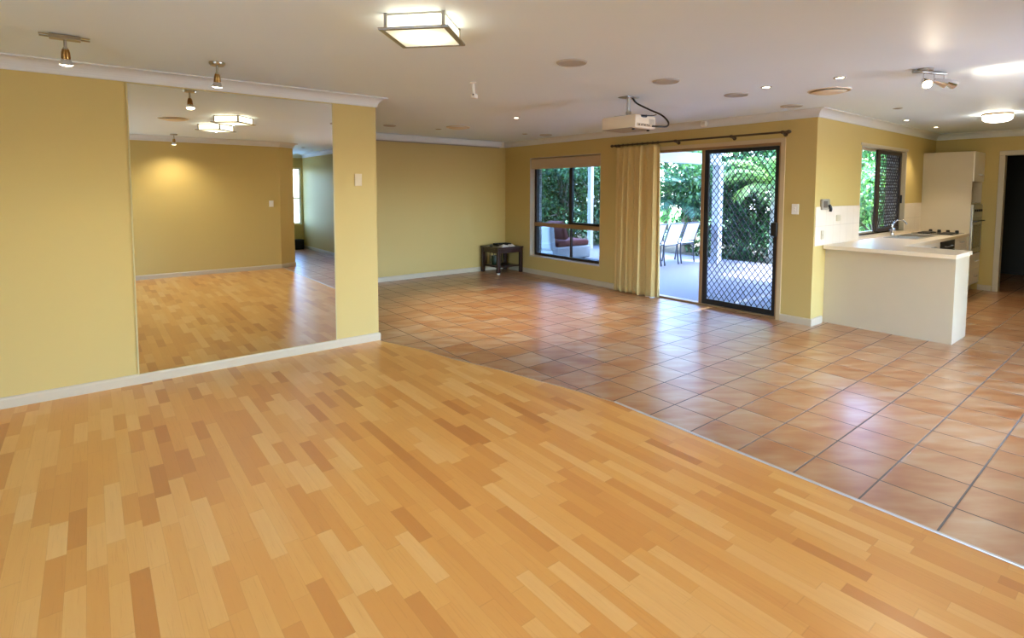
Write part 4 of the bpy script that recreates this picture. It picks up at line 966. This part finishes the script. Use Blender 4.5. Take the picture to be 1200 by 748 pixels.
# ------------------------------------------------------------------ lights
def lamp(name, kind, loc, power, rgb=(255, 226, 178), **k):
    l = bpy.data.lights.new(name, kind); l.energy = power; l.color = lin(rgb)
    for a, v in k.items(): setattr(l, a, v)
    o = bpy.data.objects.new(name, l); C.objects.link(o); o.location = loc; return o
def aim(o, d): o.rotation_euler = Vector(d).to_track_quat('-Z', 'Y').to_euler(); return o
WARM = (255, 236, 204)
for x, y in ((1.438, 2.586), (1.42, 1.52)):
    aim(lamp('ceiling_light_beam', 'SPOT', (x, y, CZ - .0905), 11, WARM, spot_size=math.radians(172), spot_blend=.35, shadow_soft_size=.012), (0, 0, -1))
for o, tip, d, p in ((trk1, tip1, (0, .25, -1), 3), (trk2, tip2, (0, .25, -1), 3), (trk3, tip3, (0, -.25, -1), 21)):
    pos = Vector(o.location) + Matrix.Rotation(o.rotation_euler.z, 3, 'Z') @ Vector(tip)
    aim(lamp('spotlight_beam', 'SPOT', pos, p, WARM, spot_size=math.radians(75 if p < 20 else 125), spot_blend=.6 if p < 20 else 1., shadow_soft_size=.03), d)
DLP = {4.2: 110, 4.7: 16, 8.2: 18, 9.4: 20}
for x, y, g, lab in DL:
    if g == 'bulb': aim(lamp('downlight_beam', 'SPOT', (x, y, CZ - .02), DLP.get(round(x, 1), 6), WARM, spot_size=math.radians(85), spot_blend=.7, shadow_soft_size=.03), (0, 0, -1))
for p, a, gl in TRI:
    a = Vector(a).normalized(); pos = Vector((4.87, 1.25, CZ)) + Vector(p) + Vector((0, 0, -.045)) + a * .10
    aim(lamp('triple_spot_beam', 'SPOT', pos, 12, WARM, spot_size=math.radians(110), spot_blend=.7, shadow_soft_size=.03), a)

sun = lamp('sun', 'SUN', (0, 0, 10), 15., (246, 246, 250), angle=math.radians(.6)); aim(sun, (-.36, .36, -1.))
wd = bpy.data.worlds.new('world'); sc.world = wd; wd.use_nodes = True
nt = wd.node_tree; nt.nodes.clear()
sk = nt.nodes.new('ShaderNodeTexSky'); sk.sky_type = 'NISHITA'; sk.sun_disc = False; sk.sun_elevation = math.radians(58); sk.sun_rotation = math.radians(135); sk.air_density = 1.2; sk.dust_density = 1.5
bgn = nt.nodes.new('ShaderNodeBackground'); bgn.inputs[1].default_value = 3.8
wo = nt.nodes.new('ShaderNodeOutputWorld'); tn = nt.nodes.new('ShaderNodeMix'); tn.data_type = 'RGBA'; tn.blend_type = 'MULTIPLY'; tn.inputs[0].default_value = 1.; tn.inputs[7].default_value = (.86, .98, 1.28, 1); nt.links.new(sk.outputs[0], tn.inputs[6]); nt.links.new(tn.outputs[2], bgn.inputs[0]); nt.links.new(bgn.outputs[0], wo.inputs[0])
def portal(loc, d, sx, sy):
    o = lamp('daylight_portal', 'AREA', loc, 1); o.data.shape = 'RECTANGLE'; o.data.size = sx; o.data.size_y = sy; o.data.cycles.is_portal = True; aim(o, d); return o
portal((XC + .3, (DOOR[0] + DOOR[1]) / 2, 1.03), (-1, 0, 0), 2.0, 2.1)
portal((XC + .3, (WIN[0] + WIN[1]) / 2, 1.15), (-1, 0, 0), 1.75, 1.7)
portal(((KWIN[0] + KWIN[1]) / 2, YK + .3, 1.52), (0, -1, 0), 1.75, 1.2)
portal((-3.15, (ADDED_WWIN[0] + ADDED_WWIN[1]) / 2, 1.15), (1, 0, 0), 1.8, 2.0)
portal(((ADDED_FWIN[0] + ADDED_FWIN[1]) / 2, -1.15, 1.18), (0, 1, 0), 2.3, 2.0)
portal((3.78, -4.35, 1.35), (0, 1, 0), 1.0, 1.5)

# ------------------------------------------------------------------ camera
H = 1.52; F, CY, yaw, pitch, roll = 625.2, 262.55, .668898, .0634576, .0022526
f = Vector((math.sin(yaw) * math.cos(pitch), math.cos(yaw) * math.cos(pitch), -math.sin(pitch)))
r = Vector((math.cos(yaw), -math.sin(yaw), 0)); u = r.cross(f)
r2 = r * math.cos(roll) + u * math.sin(roll); u2 = -r * math.sin(roll) + u * math.cos(roll)
cd = bpy.data.cameras.new('camera'); cam = bpy.data.objects.new('camera', cd); C.objects.link(cam)
mw = Matrix((r2, u2, -f)).transposed().to_4x4(); mw.translation = (0, 0, H); cam.matrix_world = mw
cd.sensor_fit = 'HORIZONTAL'; cd.sensor_width = 36.; cd.lens = F / 1200 * 36.; cd.shift_x = 0.; cd.shift_y = -(374 - CY) / 1200.
cd.clip_start = .05; cd.clip_end = 200.
sc.camera = cam
vs = sc.view_settings; vs.view_transform = 'Standard'; vs.look = 'None'; vs.gamma = 1.; vs.use_curve_mapping = False; vs.exposure = 1.32
sc.cycles.use_denoising = True; sc.cycles.max_bounces = 10; sc.cycles.diffuse_bounces = 6; sc.cycles.transparent_max_bounces = 16
sc.cycles.sample_clamp_indirect = 4.; sc.cycles.use_guiding = True; sc.cycles.caustics_reflective = False; sc.cycles.caustics_refractive = False
